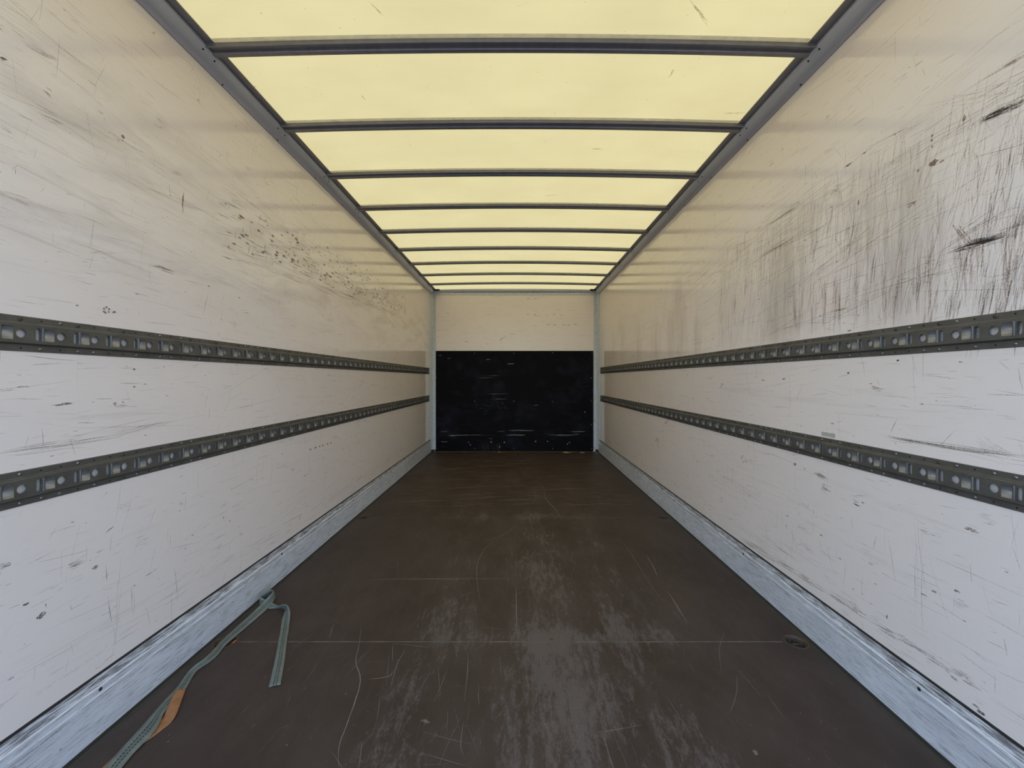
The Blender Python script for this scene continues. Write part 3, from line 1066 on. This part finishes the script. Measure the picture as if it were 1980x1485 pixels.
# ------------------------------------------------------------------ scratches, scuffs, chips (thin paint and dirt on the surfaces)
class Marks:
    def __init__(self, frame, seed):
        self.frame, self.r = frame, random.Random(seed)
        self.v, self.f, self.c = [], [], []
    def stroke(self, pts, w, col, al, wob=0.0):
        """tapered stroke through 2D points"""
        r = self.r
        n = len(pts)
        b = len(self.v)
        off = r.uniform(0.00008, 0.00022)
        for i, (x, y) in enumerate(pts):
            x0, y0 = pts[max(i - 1, 0)]
            x1, y1 = pts[min(i + 1, n - 1)]
            dx, dy = x1 - x0, y1 - y0
            L = math.hypot(dx, dy) or 1e-6
            t = i / (n - 1)
            ww = w * 0.5 * (0.25 + 0.75 * math.sin(math.pi * min(max(t, 0.03), 0.97))) * r.uniform(0.75, 1.25)
            nx, ny = -dy / L * ww, dx / L * ww
            jx, jy = r.uniform(-wob, wob), r.uniform(-wob, wob)
            self.v.append(self.frame(x + jx + nx, y + jy + ny, off))
            self.v.append(self.frame(x + jx - nx, y + jy - ny, off))
            self.c += [(col[0], col[1], col[2], al)] * 2
        for i in range(n - 1):
            self.f.append((b + 2 * i, b + 2 * i + 1, b + 2 * i + 3, b + 2 * i + 2))
    def line(self, x, y, ang, L, w, col, al, bend=0.0, n=4):
        ca, sa = math.cos(ang), math.sin(ang)
        pts = []
        for i in range(n + 1):
            t = i / n - 0.5
            q = bend * L * (0.25 - t * t)
            pts.append((x + ca * t * L - sa * q, y + sa * t * L + ca * q))
        self.stroke(pts, w, col, al, w * 0.25)
    def blob(self, x, y, rx, ry, col, al, n=8):
        r = self.r
        b = len(self.v)
        off = r.uniform(0.00008, 0.00022)
        for k in range(n):
            a = 2 * math.pi * k / n
            q = r.uniform(0.55, 1.15)
            self.v.append(self.frame(x + rx * q * math.cos(a), y + ry * q * math.sin(a), off))
            self.c.append((col[0], col[1], col[2], al))
        self.f.append(tuple(range(b, b + n)))
    def smear(self, x, y, ang, L, wid, n, col, al, w=0.0012):
        r = self.r
        for _ in range(n):
            o = r.gauss(0, wid * 0.4)
            t = r.uniform(-0.5, 0.5) * L * 0.6
            self.line(x + math.cos(ang) * t - math.sin(ang) * o, y + math.sin(ang) * t + math.cos(ang) * o,
                      ang + r.gauss(0, 0.04), L * r.uniform(0.15, 0.6), w * r.uniform(0.5, 1.2), col, al * r.uniform(0.5, 1.2), r.uniform(-.1, .1))
    def build(self, name, mat, parent):
        me = bpy.data.meshes.new(name)
        me.from_pydata(self.v, [], self.f)
        at = me.color_attributes.new('tint', 'FLOAT_COLOR', 'POINT')
        flat = [q for c in self.c for q in c]
        at.data.foreach_set('color', flat)
        me.materials.append(mat)
        o = link(name, me, parent)
        o['kind'] = 'stuff'
        return o

BR, DK, GY, LT = (0.21, 0.115, 0.070), (0.062, 0.050, 0.050), (0.33, 0.270, 0.240), (0.90, 0.86, 0.83)
def free_z(rnd, lo=0.20, hi=2.28):
    while True:
        z = rnd.uniform(lo, hi)
        if abs(z - 1.183) > 0.05 and abs(z - 0.79) > 0.05:
            return z

def wall_marks(frame, seed, right):
    m = Marks(frame, seed)
    r = m.r
    # fine scratches everywhere, mostly along the load direction
    for _ in range(3200):
        y = 0.0 + 5.9 * r.random() ** 1.15
        z = free_z(r)
        L = r.choice((0.02, 0.03, 0.045, 0.07, 0.11)) * r.uniform(0.6, 1.3)
        a = r.gauss(0.0, 0.10) if r.random() < 0.78 else r.gauss(1.45, 0.25)
        m.line(y, z, a, L, r.uniform(0.0006, 0.0015), r.choice((GY, GY, BR, DK)), r.uniform(0.20, 0.78), r.uniform(-.08, .08))
    # long faint ones
    for _ in range(190):
        y, z = 0.2 + 5.5 * r.random() ** 1.2, free_z(r)
        a = r.gauss(0, 0.12) if r.random() < 0.7 else r.gauss(1.5, 0.15)
        m.line(y, z, a, r.uniform(0.12, 0.5) if abs(a) < 0.6 else r.uniform(0.08, 0.26), r.uniform(0.0007, 0.0014), r.choice((GY, GY, BR)), r.uniform(0.2, 0.55), r.uniform(-.12, .12), 8)
    # chips
    for _ in range(500):
        y, z = 0.0 + 5.8 * r.random() ** 1.1, free_z(r)
        s = r.choice((0.002, 0.003, 0.004, 0.006)) * r.uniform(0.6, 1.2)
        m.blob(y, z, s * r.uniform(0.8, 2.2), s * 0.55, r.choice((BR, DK, GY, GY)), r.uniform(0.35, 0.85))
    # clusters of short scrapes
    for _ in range(135):
        y, z = 0.1 + 5.4 * r.random() ** 1.1, free_z(r, 0.25, 2.1)
        m.smear(y, z, r.gauss(0, 0.08), r.uniform(0.03, 0.09), r.uniform(0.006, 0.02), r.randint(5, 12), r.choice((GY, BR, DK)), 0.55)
    # white gouges and the rubbed line just above the kick board
    for _ in range(60):
        y = 0.1 + 5.7 * r.random()
        m.line(y, r.gauss(0.27, 0.015), r.gauss(0, 0.05), r.uniform(0.03, 0.22), r.uniform(0.001, 0.004), r.choice((LT, GY, GY)), r.uniform(0.15, 0.4))
    for _ in range(90):
        y = 0.1 + 5.7 * r.random()
        m.line(y, r.uniform(0.20, 0.34), r.gauss(0, 0.06), r.uniform(0.03, 0.12), r.uniform(0.001, 0.003), GY, r.uniform(0.12, 0.35))
    return m

# --- left wall
ml = wall_marks(lambda y, z, o: (XL + o, y, z), 21, False)
r = ml.r
for _ in range(820):            # the dented belt at shoulder height
    t = r.random()
    y = 1.75 + 2.9 * t
    z = 1.690 + 0.066 * (y - 1.75) * 0.9 + r.gauss(0, 0.035)
    if r.random() < 0.5:
        z += 0.12
        if r.random() < 0.45: continue
    k = r.random()
    if k < 0.5:
        ml.line(y, z, r.gauss(0.03, 0.05), r.uniform(0.02, 0.10), r.uniform(0.0015, 0.0036), r.choice((BR, DK, DK, GY)), r.uniform(0.45, 0.95))
    elif k < 0.8:
        s = r.uniform(0.004, 0.010)
        ml.blob(y, z, s * 2, s * 0.7, r.choice((BR, DK)), r.uniform(0.7, 1.0))
    else:
        ml.line(y, z, r.gauss(1.5, 0.1), r.uniform(0.015, 0.05), r.uniform(0.002, 0.005), BR, r.uniform(0.35, 0.7))
for _ in range(130):
    y = 1.9 + 2.7 * r.random()
    ml.line(y, 1.63 + 0.045 * (y - 1.9) + r.gauss(0, 0.022), r.gauss(0.02, 0.03), r.uniform(0.1, 0.35), r.uniform(0.003, 0.008), (0.30, 0.22, 0.15), r.uniform(0.06, 0.2))
for _ in range(400):            # rubbed haze nearer the door
    y = r.uniform(0.1, 2.1)
    ml.line(y, r.uniform(1.42, 2.0), r.gauss(-0.06, 0.07), r.uniform(0.05, 0.4), r.uniform(0.001, 0.010), r.choice((GY, LT, LT)), r.uniform(0.05, 0.14))
def lmark(px0, py0, px1, py1, n, wid, col, al, w=0.0016):
    a, b = on_left(px0, py0), on_left(px1, py1)
    L = math.hypot(b[0] - a[0], b[1] - a[1])
    ml.smear((a[0] + b[0]) / 2, (a[1] + b[1]) / 2, math.atan2(b[1] - a[1], b[0] - a[0]), L * 1.3, wid, n, col, al, w)
def lspot(px, py, rx, ry, col, al):
    y, z = on_left(px, py)
    ml.blob(y, z, rx, ry, col, al)
lmark(292, 512, 330, 522, 14, 0.010, (0.20, 0.15, 0.12), 0.5, 0.003)
lspot(237, 264, .008, .007, BR, .95); lspot(229, 271, .003, .003, BR, .8); lspot(237, 272, .003, .003, BR, .8)
lmark(0, 110, 16, 118, 8, 0.006, DK, 0.8, 0.004)
for dx, dy in ((-5, -3), (0, -6), (5, -2), (4, 3), (-2, 5), (-5, 2), (13, 4), (16, 3)):
    lspot(206 + dx, 600 + dy, .005, .0035, (0.16, 0.075, 0.05), .8)
lmark(34, 748, 56, 748, 6, 0.003, DK, .8); lmark(105, 784, 137, 780, 12, 0.005, DK, .8, .002)
lspot(260, 748, .006, .004, DK, .7); lspot(222, 781, .006, .008, GY, .6)
lmark(0, 877, 210, 848, 26, 0.016, GY, .4, .0016); lmark(210, 848, 330, 815, 16, 0.012, GY, .35, .0014)
lmark(130, 1098, 163, 1083, 18, 0.012, (0.10, .085, .07), .5, .002); lmark(0, 1098, 22, 1091, 12, 0.01, (0.10, .075, .06), .6, .002)
lspot(184, 1097, .010, .006, (0.10, .085, .07), .6); lspot(80, 1190, .012, .008, (0.12, .11, .10), .9); lspot(84, 1186, .004, .003, LT, .9)
lspot(51, 1168, .008, .004, DK, .9); lmark(88, 1166, 90, 1176, 4, .001, (0.02, 0.02, 0.06), .9)
lmark(205, 1030, 218, 1019, 5, .002, (0.03, .03, .06), .8, .002)
for px in (600, 610, 618, 624, 633, 640):
    lspot(px, 869 - (px - 600) * 0.32, .014, .005, r.choice((DK, BR)), .9)
lmark(256, 1130, 258, 1192, 6, .008, GY, .35, .002); lmark(237, 1040, 222, 1245, 3, .002, GY, .6); lmark(210, 1165, 223, 1240, 3, .002, GY, .6)
lmark(205, 1085, 207, 1130, 3, .002, GY, .5); lmark(355, 370, 352, 412, 8, .004, BR, .8, .004); lmark(328, 360, 330, 382, 4, .003, BR, .6, .003)
lmark(163, 488, 245, 489, 3, .003, BR, .6); lmark(270, 355, 420, 420, 12, .02, GY, .4); lmark(55, 210, 130, 245, 10, .02, GY, .4, .003)
lmark(170, 155, 186, 167, 4, .002, BR, .7, .002); lmark(40, 80, 110, 120, 7, .012, GY, .35, .004)
lmark(85, 175, 105, 190, 8, .012, GY, .5, .003)
ml.build('scuff_marks', M['mark'], wl)

# --- right wall
mr = wall_marks(lambda y, z, o: (XR - o, y, z), 22, True)
r = mr.r
GR = (0.32, 0.21, 0.16)
for _ in range(2300):           # upright rubs, thickest near the door
    y = 0.15 + 2.30 * r.random() ** 0.95
    z = 1.28 + 0.52 * r.random() ** (0.9 if y < 1.3 else 1.1)
    L = r.uniform(0.03, 0.16)
    z = max(z, 1.238 + L / 2)
    mr.line(y, z, math.pi / 2 + r.gauss(0.17, 0.16), L, r.uniform(0.0008, 0.0026), r.choice((GR, GR, GR, GY, (0.16, 0.115, 0.095))), r.uniform(0.10, 0.42), r.uniform(-.08, .08))
for _ in range(420):
    y = 2.2 + 3.2 * r.random() ** 1.3
    L = r.uniform(0.03, 0.14)
    z = max(1.27 + 0.5 * r.random(), 1.238 + L / 2)
    mr.line(y, z, math.pi / 2 + r.gauss(0.05, 0.12), L, r.uniform(0.001, 0.003), r.choice((GR, GY)), r.uniform(0.06, 0.24))
for _ in range(430):            # slanting belt of scrapes above them
    y = 0.2 + 3.1 * r.random()
    mr.line(y, 1.78 + r.gauss(0, 0.06), r.gauss(-0.05, 0.14), r.uniform(0.03, 0.22), r.uniform(0.0008, 0.0022), r.choice((GR, DK, GY)), r.uniform(0.12, 0.45), r.uniform(-.1, .1))
for _ in range(70):             # long slanting scratches
    y = 0.95 + 1.9 * r.random()
    mr.line(y, r.uniform(1.30, 1.85), r.gauss(-0.13, 0.10), r.uniform(0.15, 0.6), r.uniform(0.0009, 0.0020), r.choice((GR, DK, GY)), r.uniform(0.25, 0.6), r.uniform(-.06, .06), 8)
def rcl(px, py, n, L=0.10, wd=0.03):
    y, z = on_right(px, py)
    mr.smear(y, z, math.pi / 2 + 0.18, L * 1.6, wd, n, (0.18, .13, .11), .34, .0034)
for px, py, n in ((1905, 555, 26), (1935, 600, 26), (1955, 540, 26), (1890, 630, 20), (1840, 600, 16), (1965, 420, 20), (1870, 500, 18), (1915, 420, 16),
                  (1800, 610, 14), (1780, 540, 12), (1690, 520, 12), (1640, 470, 12), (1975, 620, 20), (1945, 330, 14), (1575, 470, 12), (1420, 600, 16), (1440, 560, 12)):
    rcl(px, py, n)
for k in range(28):             # broad grimy drips down to the rail
    y = 0.30 + 0.055 * k + r.uniform(-.02, .02)
    mr.smear(y, 1.36, math.pi / 2 + r.gauss(0.05, .05), r.uniform(0.20, 0.30), r.uniform(0.014, 0.030), 22, GR, 0.26, 0.003)
def rmark(px0, py0, px1, py1, n, wid, col, al, w=0.0016):
    a, b = on_right(px0, py0), on_right(px1, py1)
    L = math.hypot(b[0] - a[0], b[1] - a[1])
    mr.smear((a[0] + b[0]) / 2, (a[1] + b[1]) / 2, math.atan2(b[1] - a[1], b[0] - a[0]), L * 1.3, wid, n, col, al, w)
def rspot(px, py, rx, ry, col, al):
    y, z = on_right(px, py)
    mr.blob(y, z, rx, ry, col, al)
rmark(1905, 230, 1985, 190, 40, .012, DK, .5, .0035); rmark(1890, 236, 1920, 224, 10, .004, DK, .5)
rmark(1850, 484, 1942, 456, 40, .012, DK, .5, .0024); rmark(1868, 472, 1930, 460, 40, .010, DK, .5, .0026)
rmark(1895, 155, 1985, 105, 12, .006, GR, .5, .0022); rmark(1800, 205, 1985, 160, 12, .02, GR, .35)
rspot(1808, 313, .012, .010, BR, .9); rspot(1800, 318, .006, .008, BR, .8); rspot(1822, 311, .008, .004, BR, .8)
for py in (262, 272, 283):
    rspot(1802, py, .003, .005, DK, .9)
rspot(1865, 229, .007, .010, BR, .75); rspot(1775, 330, .006, .005, BR, .7); rspot(1660, 392, .005, .010, BR, .75)
rmark(1485, 435, 1540, 400, 20, .012, DK, .55, .002); rmark(1480, 490, 1600, 430, 18, .02, GR, .5, .002)
rmark(1632, 324, 1648, 314, 8, .004, DK, .8, .003); rmark(1668, 299, 1678, 290, 6, .003, DK, .8, .003)
rmark(1605, 375, 1620, 366, 14, .01, BR, .6, .002); rmark(1755, 400, 1775, 390, 10, .006, GR, .7, .003)
rmark(1540, 560, 1720, 410, 10, .02, GR, .5, .0014); rmark(1820, 480, 1985, 380, 10, .02, GR, .5, .0016)
rmark(1850, 440, 1880, 475, 10, .01, GR, .6, .003)
rmark(1612, 601, 1640, 596, 8, .005, BR, .6, .003); rmark(1685, 749, 1710, 753, 14, .008, GR, .6, .002)
rspot(1736, 697, .006, .003, DK, .9); rspot(1640, 721, .007, .004, DK, .8); rspot(1857, 700, .006, .002, DK, .8)
rmark(1720, 847, 1940, 880, 34, .010, (0.24, .19, .15), .5, .0016); rmark(1890, 850, 1945, 880, 20, .02, BR, .4, .0014)
rmark(1718, 845, 1733, 813, 3, .001, GY, .6); rmark(1817, 862, 1850, 828, 3, .002, GY, .6)
rmark(1577, 915, 1598, 925, 16, .010, BR, .6, .003); rspot(1537, 898, .009, .008, BR, .8)
rmark(1588, 940, 1605, 948, 14, .014, BR, .4, .003); rmark(1651, 974, 1664, 980, 6, .003, DK, .9, .003); rspot(1669, 972, .006, .003, DK, .8)
rmark(1770, 1005, 1772, 1200, 3, .002, GY, .5); rmark(1780, 1010, 1786, 1200, 3, .002, GY, .5); rmark(1713, 1020, 1733, 1140, 3, .002, GY, .5)
rmark(1868, 1023, 1890, 1028, 14, .008, GR, .7, .003); rmark(1519, 1013, 1522, 1022, 6, .003, DK, .8, .003)
rspot(1715, 1192, .003, .008, BR, .8); rspot(1806, 1144, .010, .004, BR, .7); rspot(1850, 1143, .010, .004, BR, .7)
rspot(1897, 1378, .012, .006, DK, .8); rspot(1888, 1366, .012, .003, DK, .7); rspot(1845, 1312, .012, .004, (0.15, .15, .25), .6)
rspot(1588, 1035, .009, .004, BR, .7); rspot(1624, 1080, .009, .003, BR, .7)
for k in range(9):
    t_ = k / 8
    rmark(1440 + 400 * t_, 1045 + 252 * t_, 1490 + 400 * t_, 1076 + 252 * t_, 14, .018, (0.42, .37, .35), .5, .003)
for px, py in ((1440, 892), (1436, 884), (1270, 850), (1405, 824), (1290, 815), (1222, 690), (1275, 706), (1395, 745)):
    rmark(px - 4, py + 3, px + 4, py - 3, 6, .012, DK, .6, .004)
rmark(1272, 846, 1273, 862, 8, .006, DK, .6, .006); rmark(1279, 762, 1281, 786, 4, .003, GY, .7, .003)
mr.build('scuff_marks', M['mark'], wr)

# --- bulkhead, above the black panel
mb = Marks(lambda x, z, o: (x, YB - o, z), 23)
r = mb.r
for _ in range(240):
    x, z = r.uniform(-1.15, 1.12), r.uniform(1.5, 2.29)
    mb.line(x, z, r.gauss(0, .05), r.uniform(.02, .16), r.uniform(.0015, .004), r.choice((GY, BR)), r.uniform(.1, .4))
for zx0, zx1, zz in ((985, 1005, 452), (1030, 1058, 454), (1075, 1100, 452), (1120, 1145, 454), (1168, 1195, 450), (842, 860, 383), (895, 908, 384),
                     (975, 985, 386), (1022, 1045, 380), (1075, 1085, 387), (840, 862, 273), (895, 905, 275), (298, 308, 374), (425, 450, 568), (570, 580, 584), (730, 760, 516)):
    a, b = on_back(780 + zx0 / 3.536, 500 + zz / 3.536), on_back(780 + zx1 / 3.536, 500 + zz / 3.536)
    mb.smear((a[0] + b[0]) / 2, a[1], 0, (b[0] - a[0]) * 1.6, .006, 5, DK, .75, .005)
a = [on_back(780 + x / 3.536, 500 + z / 3.536) for x, z in ((658, 565), (668, 552), (682, 541), (705, 537))]
mb.stroke(a, .010, BR, .7)
mb.build('scuff_marks', M['mark'], wb)

# --- black panel
mp = Marks(lambda x, z, o: (x - pc.x, -0.012 - o, z), 24)
r = mp.r
PL, PG = (0.30, 0.29, 0.28), (0.055, 0.055, 0.068)
for _ in range(330):
    x, z = r.uniform(bx0 + .03, bx1 - .03), r.uniform(.02, bz1 - .03)
    if r.random() < .5: z = .02 + (z - .02) * .5
    mp.line(x, z, r.gauss(0, .04), r.uniform(.03, .2), r.uniform(.0015, .006), PG, r.uniform(.1, .5))
for zx0, zx1, zz, al in ((315, 410, 1207, .9), (410, 540, 1207, .5), (705, 812, 1207, .9), (735, 862, 1175, .8), (985, 1150, 1207, .7), (1150, 1238, 1183, .8),
                         (1175, 1205, 1201, .8), (648, 682, 1181, .6), (260, 300, 1182, .7), (265, 300, 1252, .7), (320, 350, 1212, .5), (720, 752, 719, 1.0), (563, 590, 690, .6),
                         (895, 920, 1003, .6), (300, 322, 682, .4), (245, 265, 662, .5), (590, 605, 1230, .7), (620, 690, 960, .3), (600, 690, 925, .3), (530, 600, 815, .25), (560, 640, 800, .2)):
    a, b = on_back(780 + zx0 / 3.536, 500 + zz / 3.536, YB - .012), on_back(780 + zx1 / 3.536, 500 + zz / 3.536, YB - .012)
    mp.smear((a[0] + b[0]) / 2, a[1], 0, (b[0] - a[0]) * 1.5, .004, 11, PL, al * .9, .005)
for zx, zz in ((445, 1255), (458, 1272), (600, 1254), (690, 1255), (905, 1250), (985, 1250), (1122, 1268), (1135, 1258), (658, 1287), (1240, 1050)):
    x, z = on_back(780 + zx / 3.536, 500 + zz / 3.536, YB - .012)
    mp.blob(x, z, .008, .012, (0.42, .41, .40), .8)
for zx in (548, 566, 580, 645, 655):
    x, z = on_back(780 + zx / 3.536, 500 + 1292 / 3.536, YB - .012)
    mp.line(x, z, math.pi / 2 + r.gauss(0, .1), .12, .012, (0.20, .11, .035), .40)
for _ in range(40):
    x, z = r.gauss(-0.33, .10), r.gauss(.72, .07)
    mp.line(x, z, r.uniform(0, 3.1), r.uniform(.05, .18), r.uniform(.004, .012), (0.05, .05, .062), .25)
mp.build('scuff_marks', M['floor_mark'], bp)

# --- floor
mf = Marks(lambda x, y, o: (x, y, o * 0.8), 25)
r = mf.r
FS, FD = (0.29, 0.255, 0.235), (0.33, 0.255, 0.17)
for _ in range(1600):
    y = 0.2 + 5.7 * r.random() ** 1.3
    x = r.gauss(0.05, .55)
    if abs(x) > 1.12: continue
    a = math.pi / 2 + r.gauss(0, .16) if r.random() < .72 else r.uniform(0, math.pi)
    mf.line(x, y, a, r.choice((.02, .04, .08, .14)) * r.uniform(.6, 1.4), r.uniform(.0008, .0026), FS, r.uniform(.12, .55), r.uniform(-.1, .1))
for _ in range(380):
    y = 3.4 + 2.5 * r.random()
    mf.line(r.uniform(-1.0, 1.0), y, r.gauss(0, .10), r.uniform(.05, .4), r.uniform(.004, .014), FD, r.uniform(.12, .50))
for _ in range(500):
    y = 1.02 + 2.2 * r.random() ** 1.3
    s = r.uniform(.001, .003)
    mf.blob(r.uniform(-1.1, 1.1), y, s, s * 1.6, FS, r.uniform(.2, .6), 6)
def fpath(pts, w, al, col=FS):
    q = [on_floor(a, b) for a, b in pts]
    mf.stroke([(p.x, p.y) for p in catmull([Vector(p) for p in q], 4)], w, col, al, w * .2)
def zf(*pts):
    return [(600 + a / 2.2, 870 + b / 2.2) for a, b in pts]
fpath([(705, 1120.5), (790, 1119.5), (880, 1119.5), (985, 1119)], .004, .75)
fpath(zf((215, 760), (205, 840), (193, 900), (212, 960), (208, 1010), (185, 1085), (150, 1180), (120, 1270), (122, 1350)), .0035, .75)
fpath(zf((790, 372), (740, 425), (712, 480), (710, 560), (722, 640)), .0035, .55)
fpath(zf((975, 130), (995, 175), (1000, 205), (1040, 250), (1068, 290)), .006, .6)
fpath(zf((870, 290), (860, 330), (800, 372), (700, 388)), .004, .4)
fpath(zf((405, 850), (370, 910), (345, 1000)), .003, .6)
fpath(zf((245, 975), (300, 970), (340, 960), (352, 940)), .004, .6)
fpath(zf((1520, 600), (1560, 665), (1605, 738)), .0045, .7)
fpath(zf((1430, 450), (1455, 490), (1475, 535)), .005, .6)
fpath(zf((1300, 350), (1370, 450), (1440, 560), (1500, 640)), .003, .35)
fpath(zf((875, 580), (877, 690), (882, 790)), .004, .6)
fpath(zf((672, 860), (668, 950), (655, 1070)), .003, .5)
fpath(zf((650, 1160), (640, 1250), (650, 1300)), .003, .5)
fpath(zf((1760, 780), (1740, 850), (1750, 950)), .003, .4)
fpath(zf((1815, 965), (1812, 1040), (1785, 1115)), .003, .45)
fpath(zf((350, 830), (350, 895)), .003, .4)
fpath(zf((80, 800), (100, 740)), .004, .5)
fpath(zf((1885, 1275), (1900, 1300)), .012, .7)
fpath(zf((470, 1150), (510, 1160)), .012, .5)
mf.build('scratch_marks', M['floor_mark'], fl)

# --- roof skin: specks and rub marks
mt = Marks(lambda x, y, o: (x, y, roof_z(x) - o - 0.0005), 26)
r = mt.r
RB = (0.30, 0.20, 0.08)
def on_roof(px, py):
    y = 1.5
    for _ in range(6):
        x = (px - VX) / F * y
        y = F * (roof_z(x) - H) / (VY - py)
    return (px - VX) / F * y, y
for _ in range(260):
    x, y = r.uniform(-1.1, 1.08), 1.1 + 4.6 * r.random() ** 1.3
    if min(abs(y - b) for b in BOW_Y) < 0.055: continue
    s_ = r.uniform(0.0012, 0.0032)
    mt.blob(x, y, s_ * r.uniform(1, 2), s_, RB, r.uniform(0.3, 0.8), 6)
for _ in range(60):
    x, y = r.uniform(-1.1, 1.08), 1.1 + 4.2 * r.random() ** 1.3
    if min(abs(y - b) for b in BOW_Y) < 0.09: continue
    mt.line(x, y, r.uniform(0, 3.14), r.uniform(0.02, 0.08), r.uniform(0.002, 0.006), (0.45, 0.33, 0.16), r.uniform(0.12, 0.35))
for a_, b_, n_ in (((1293, 150), (1302, 135), 6), ((1405, 219), (1440, 217), 5), ((1140, 287), (1165, 288), 4), ((1055, 378), (1075, 377), 5), ((715, 5), (740, 27), 4), ((700, 185), (707, 194), 3), ((490, 166), (494, 168), 5), ((1340, 10), (1370, 45), 5)):
    p_, q_ = on_roof(*a_), on_roof(*b_)
    mt.smear((p_[0] + q_[0]) / 2, (p_[1] + q_[1]) / 2, math.atan2(q_[1] - p_[1], q_[0] - p_[0]), 1.4 * math.hypot(q_[0] - p_[0], q_[1] - p_[1]), 0.006, n_ * 2, RB, 0.5, 0.003)
mt.build('rub_marks', M['roof_mark'], ceil)

# --- kick boards: scrapes along the load direction
for o_, xw, sg, sd_ in ((bpy.data.objects['baseboard_left'], XL, 1, 31), (bpy.data.objects['baseboard_right'], XR, -1, 32)):
    mk = Marks(lambda y, z, o, xw=xw, sg=sg: (xw + sg * (0.0151 + (0.0009 if z > 0.132 else 0.0) + o * 0.5), y, z), sd_)
    r = mk.r
    for _ in range(520):
        y = 0.1 + 5.7 * r.random() ** 1.25
        z = r.choice((r.uniform(0.006, 0.122), r.gauss(0.118, 0.006), r.uniform(0.136, 0.149)))
        if not (0.004 < z < 0.124 or 0.136 < z < 0.150): continue
        mk.line(y, z, r.gauss(0, 0.025), r.uniform(0.02, 0.16), r.uniform(0.0006, 0.0022), r.choice(((0.10, .09, .10), (0.20, .185, .19), (0.06, .05, .055))), r.uniform(0.2, 0.75), r.uniform(-.03, .03))
    for _ in range(60):
        y = 0.9 + 4.9 * r.random() ** 1.3
        mk.blob(y, r.uniform(0.01, 0.12), r.uniform(.002, .006), r.uniform(.001, .003), (0.08, .07, .07), r.uniform(.4, .9))
    mk.build('scrape_marks', M['mark'], o_)
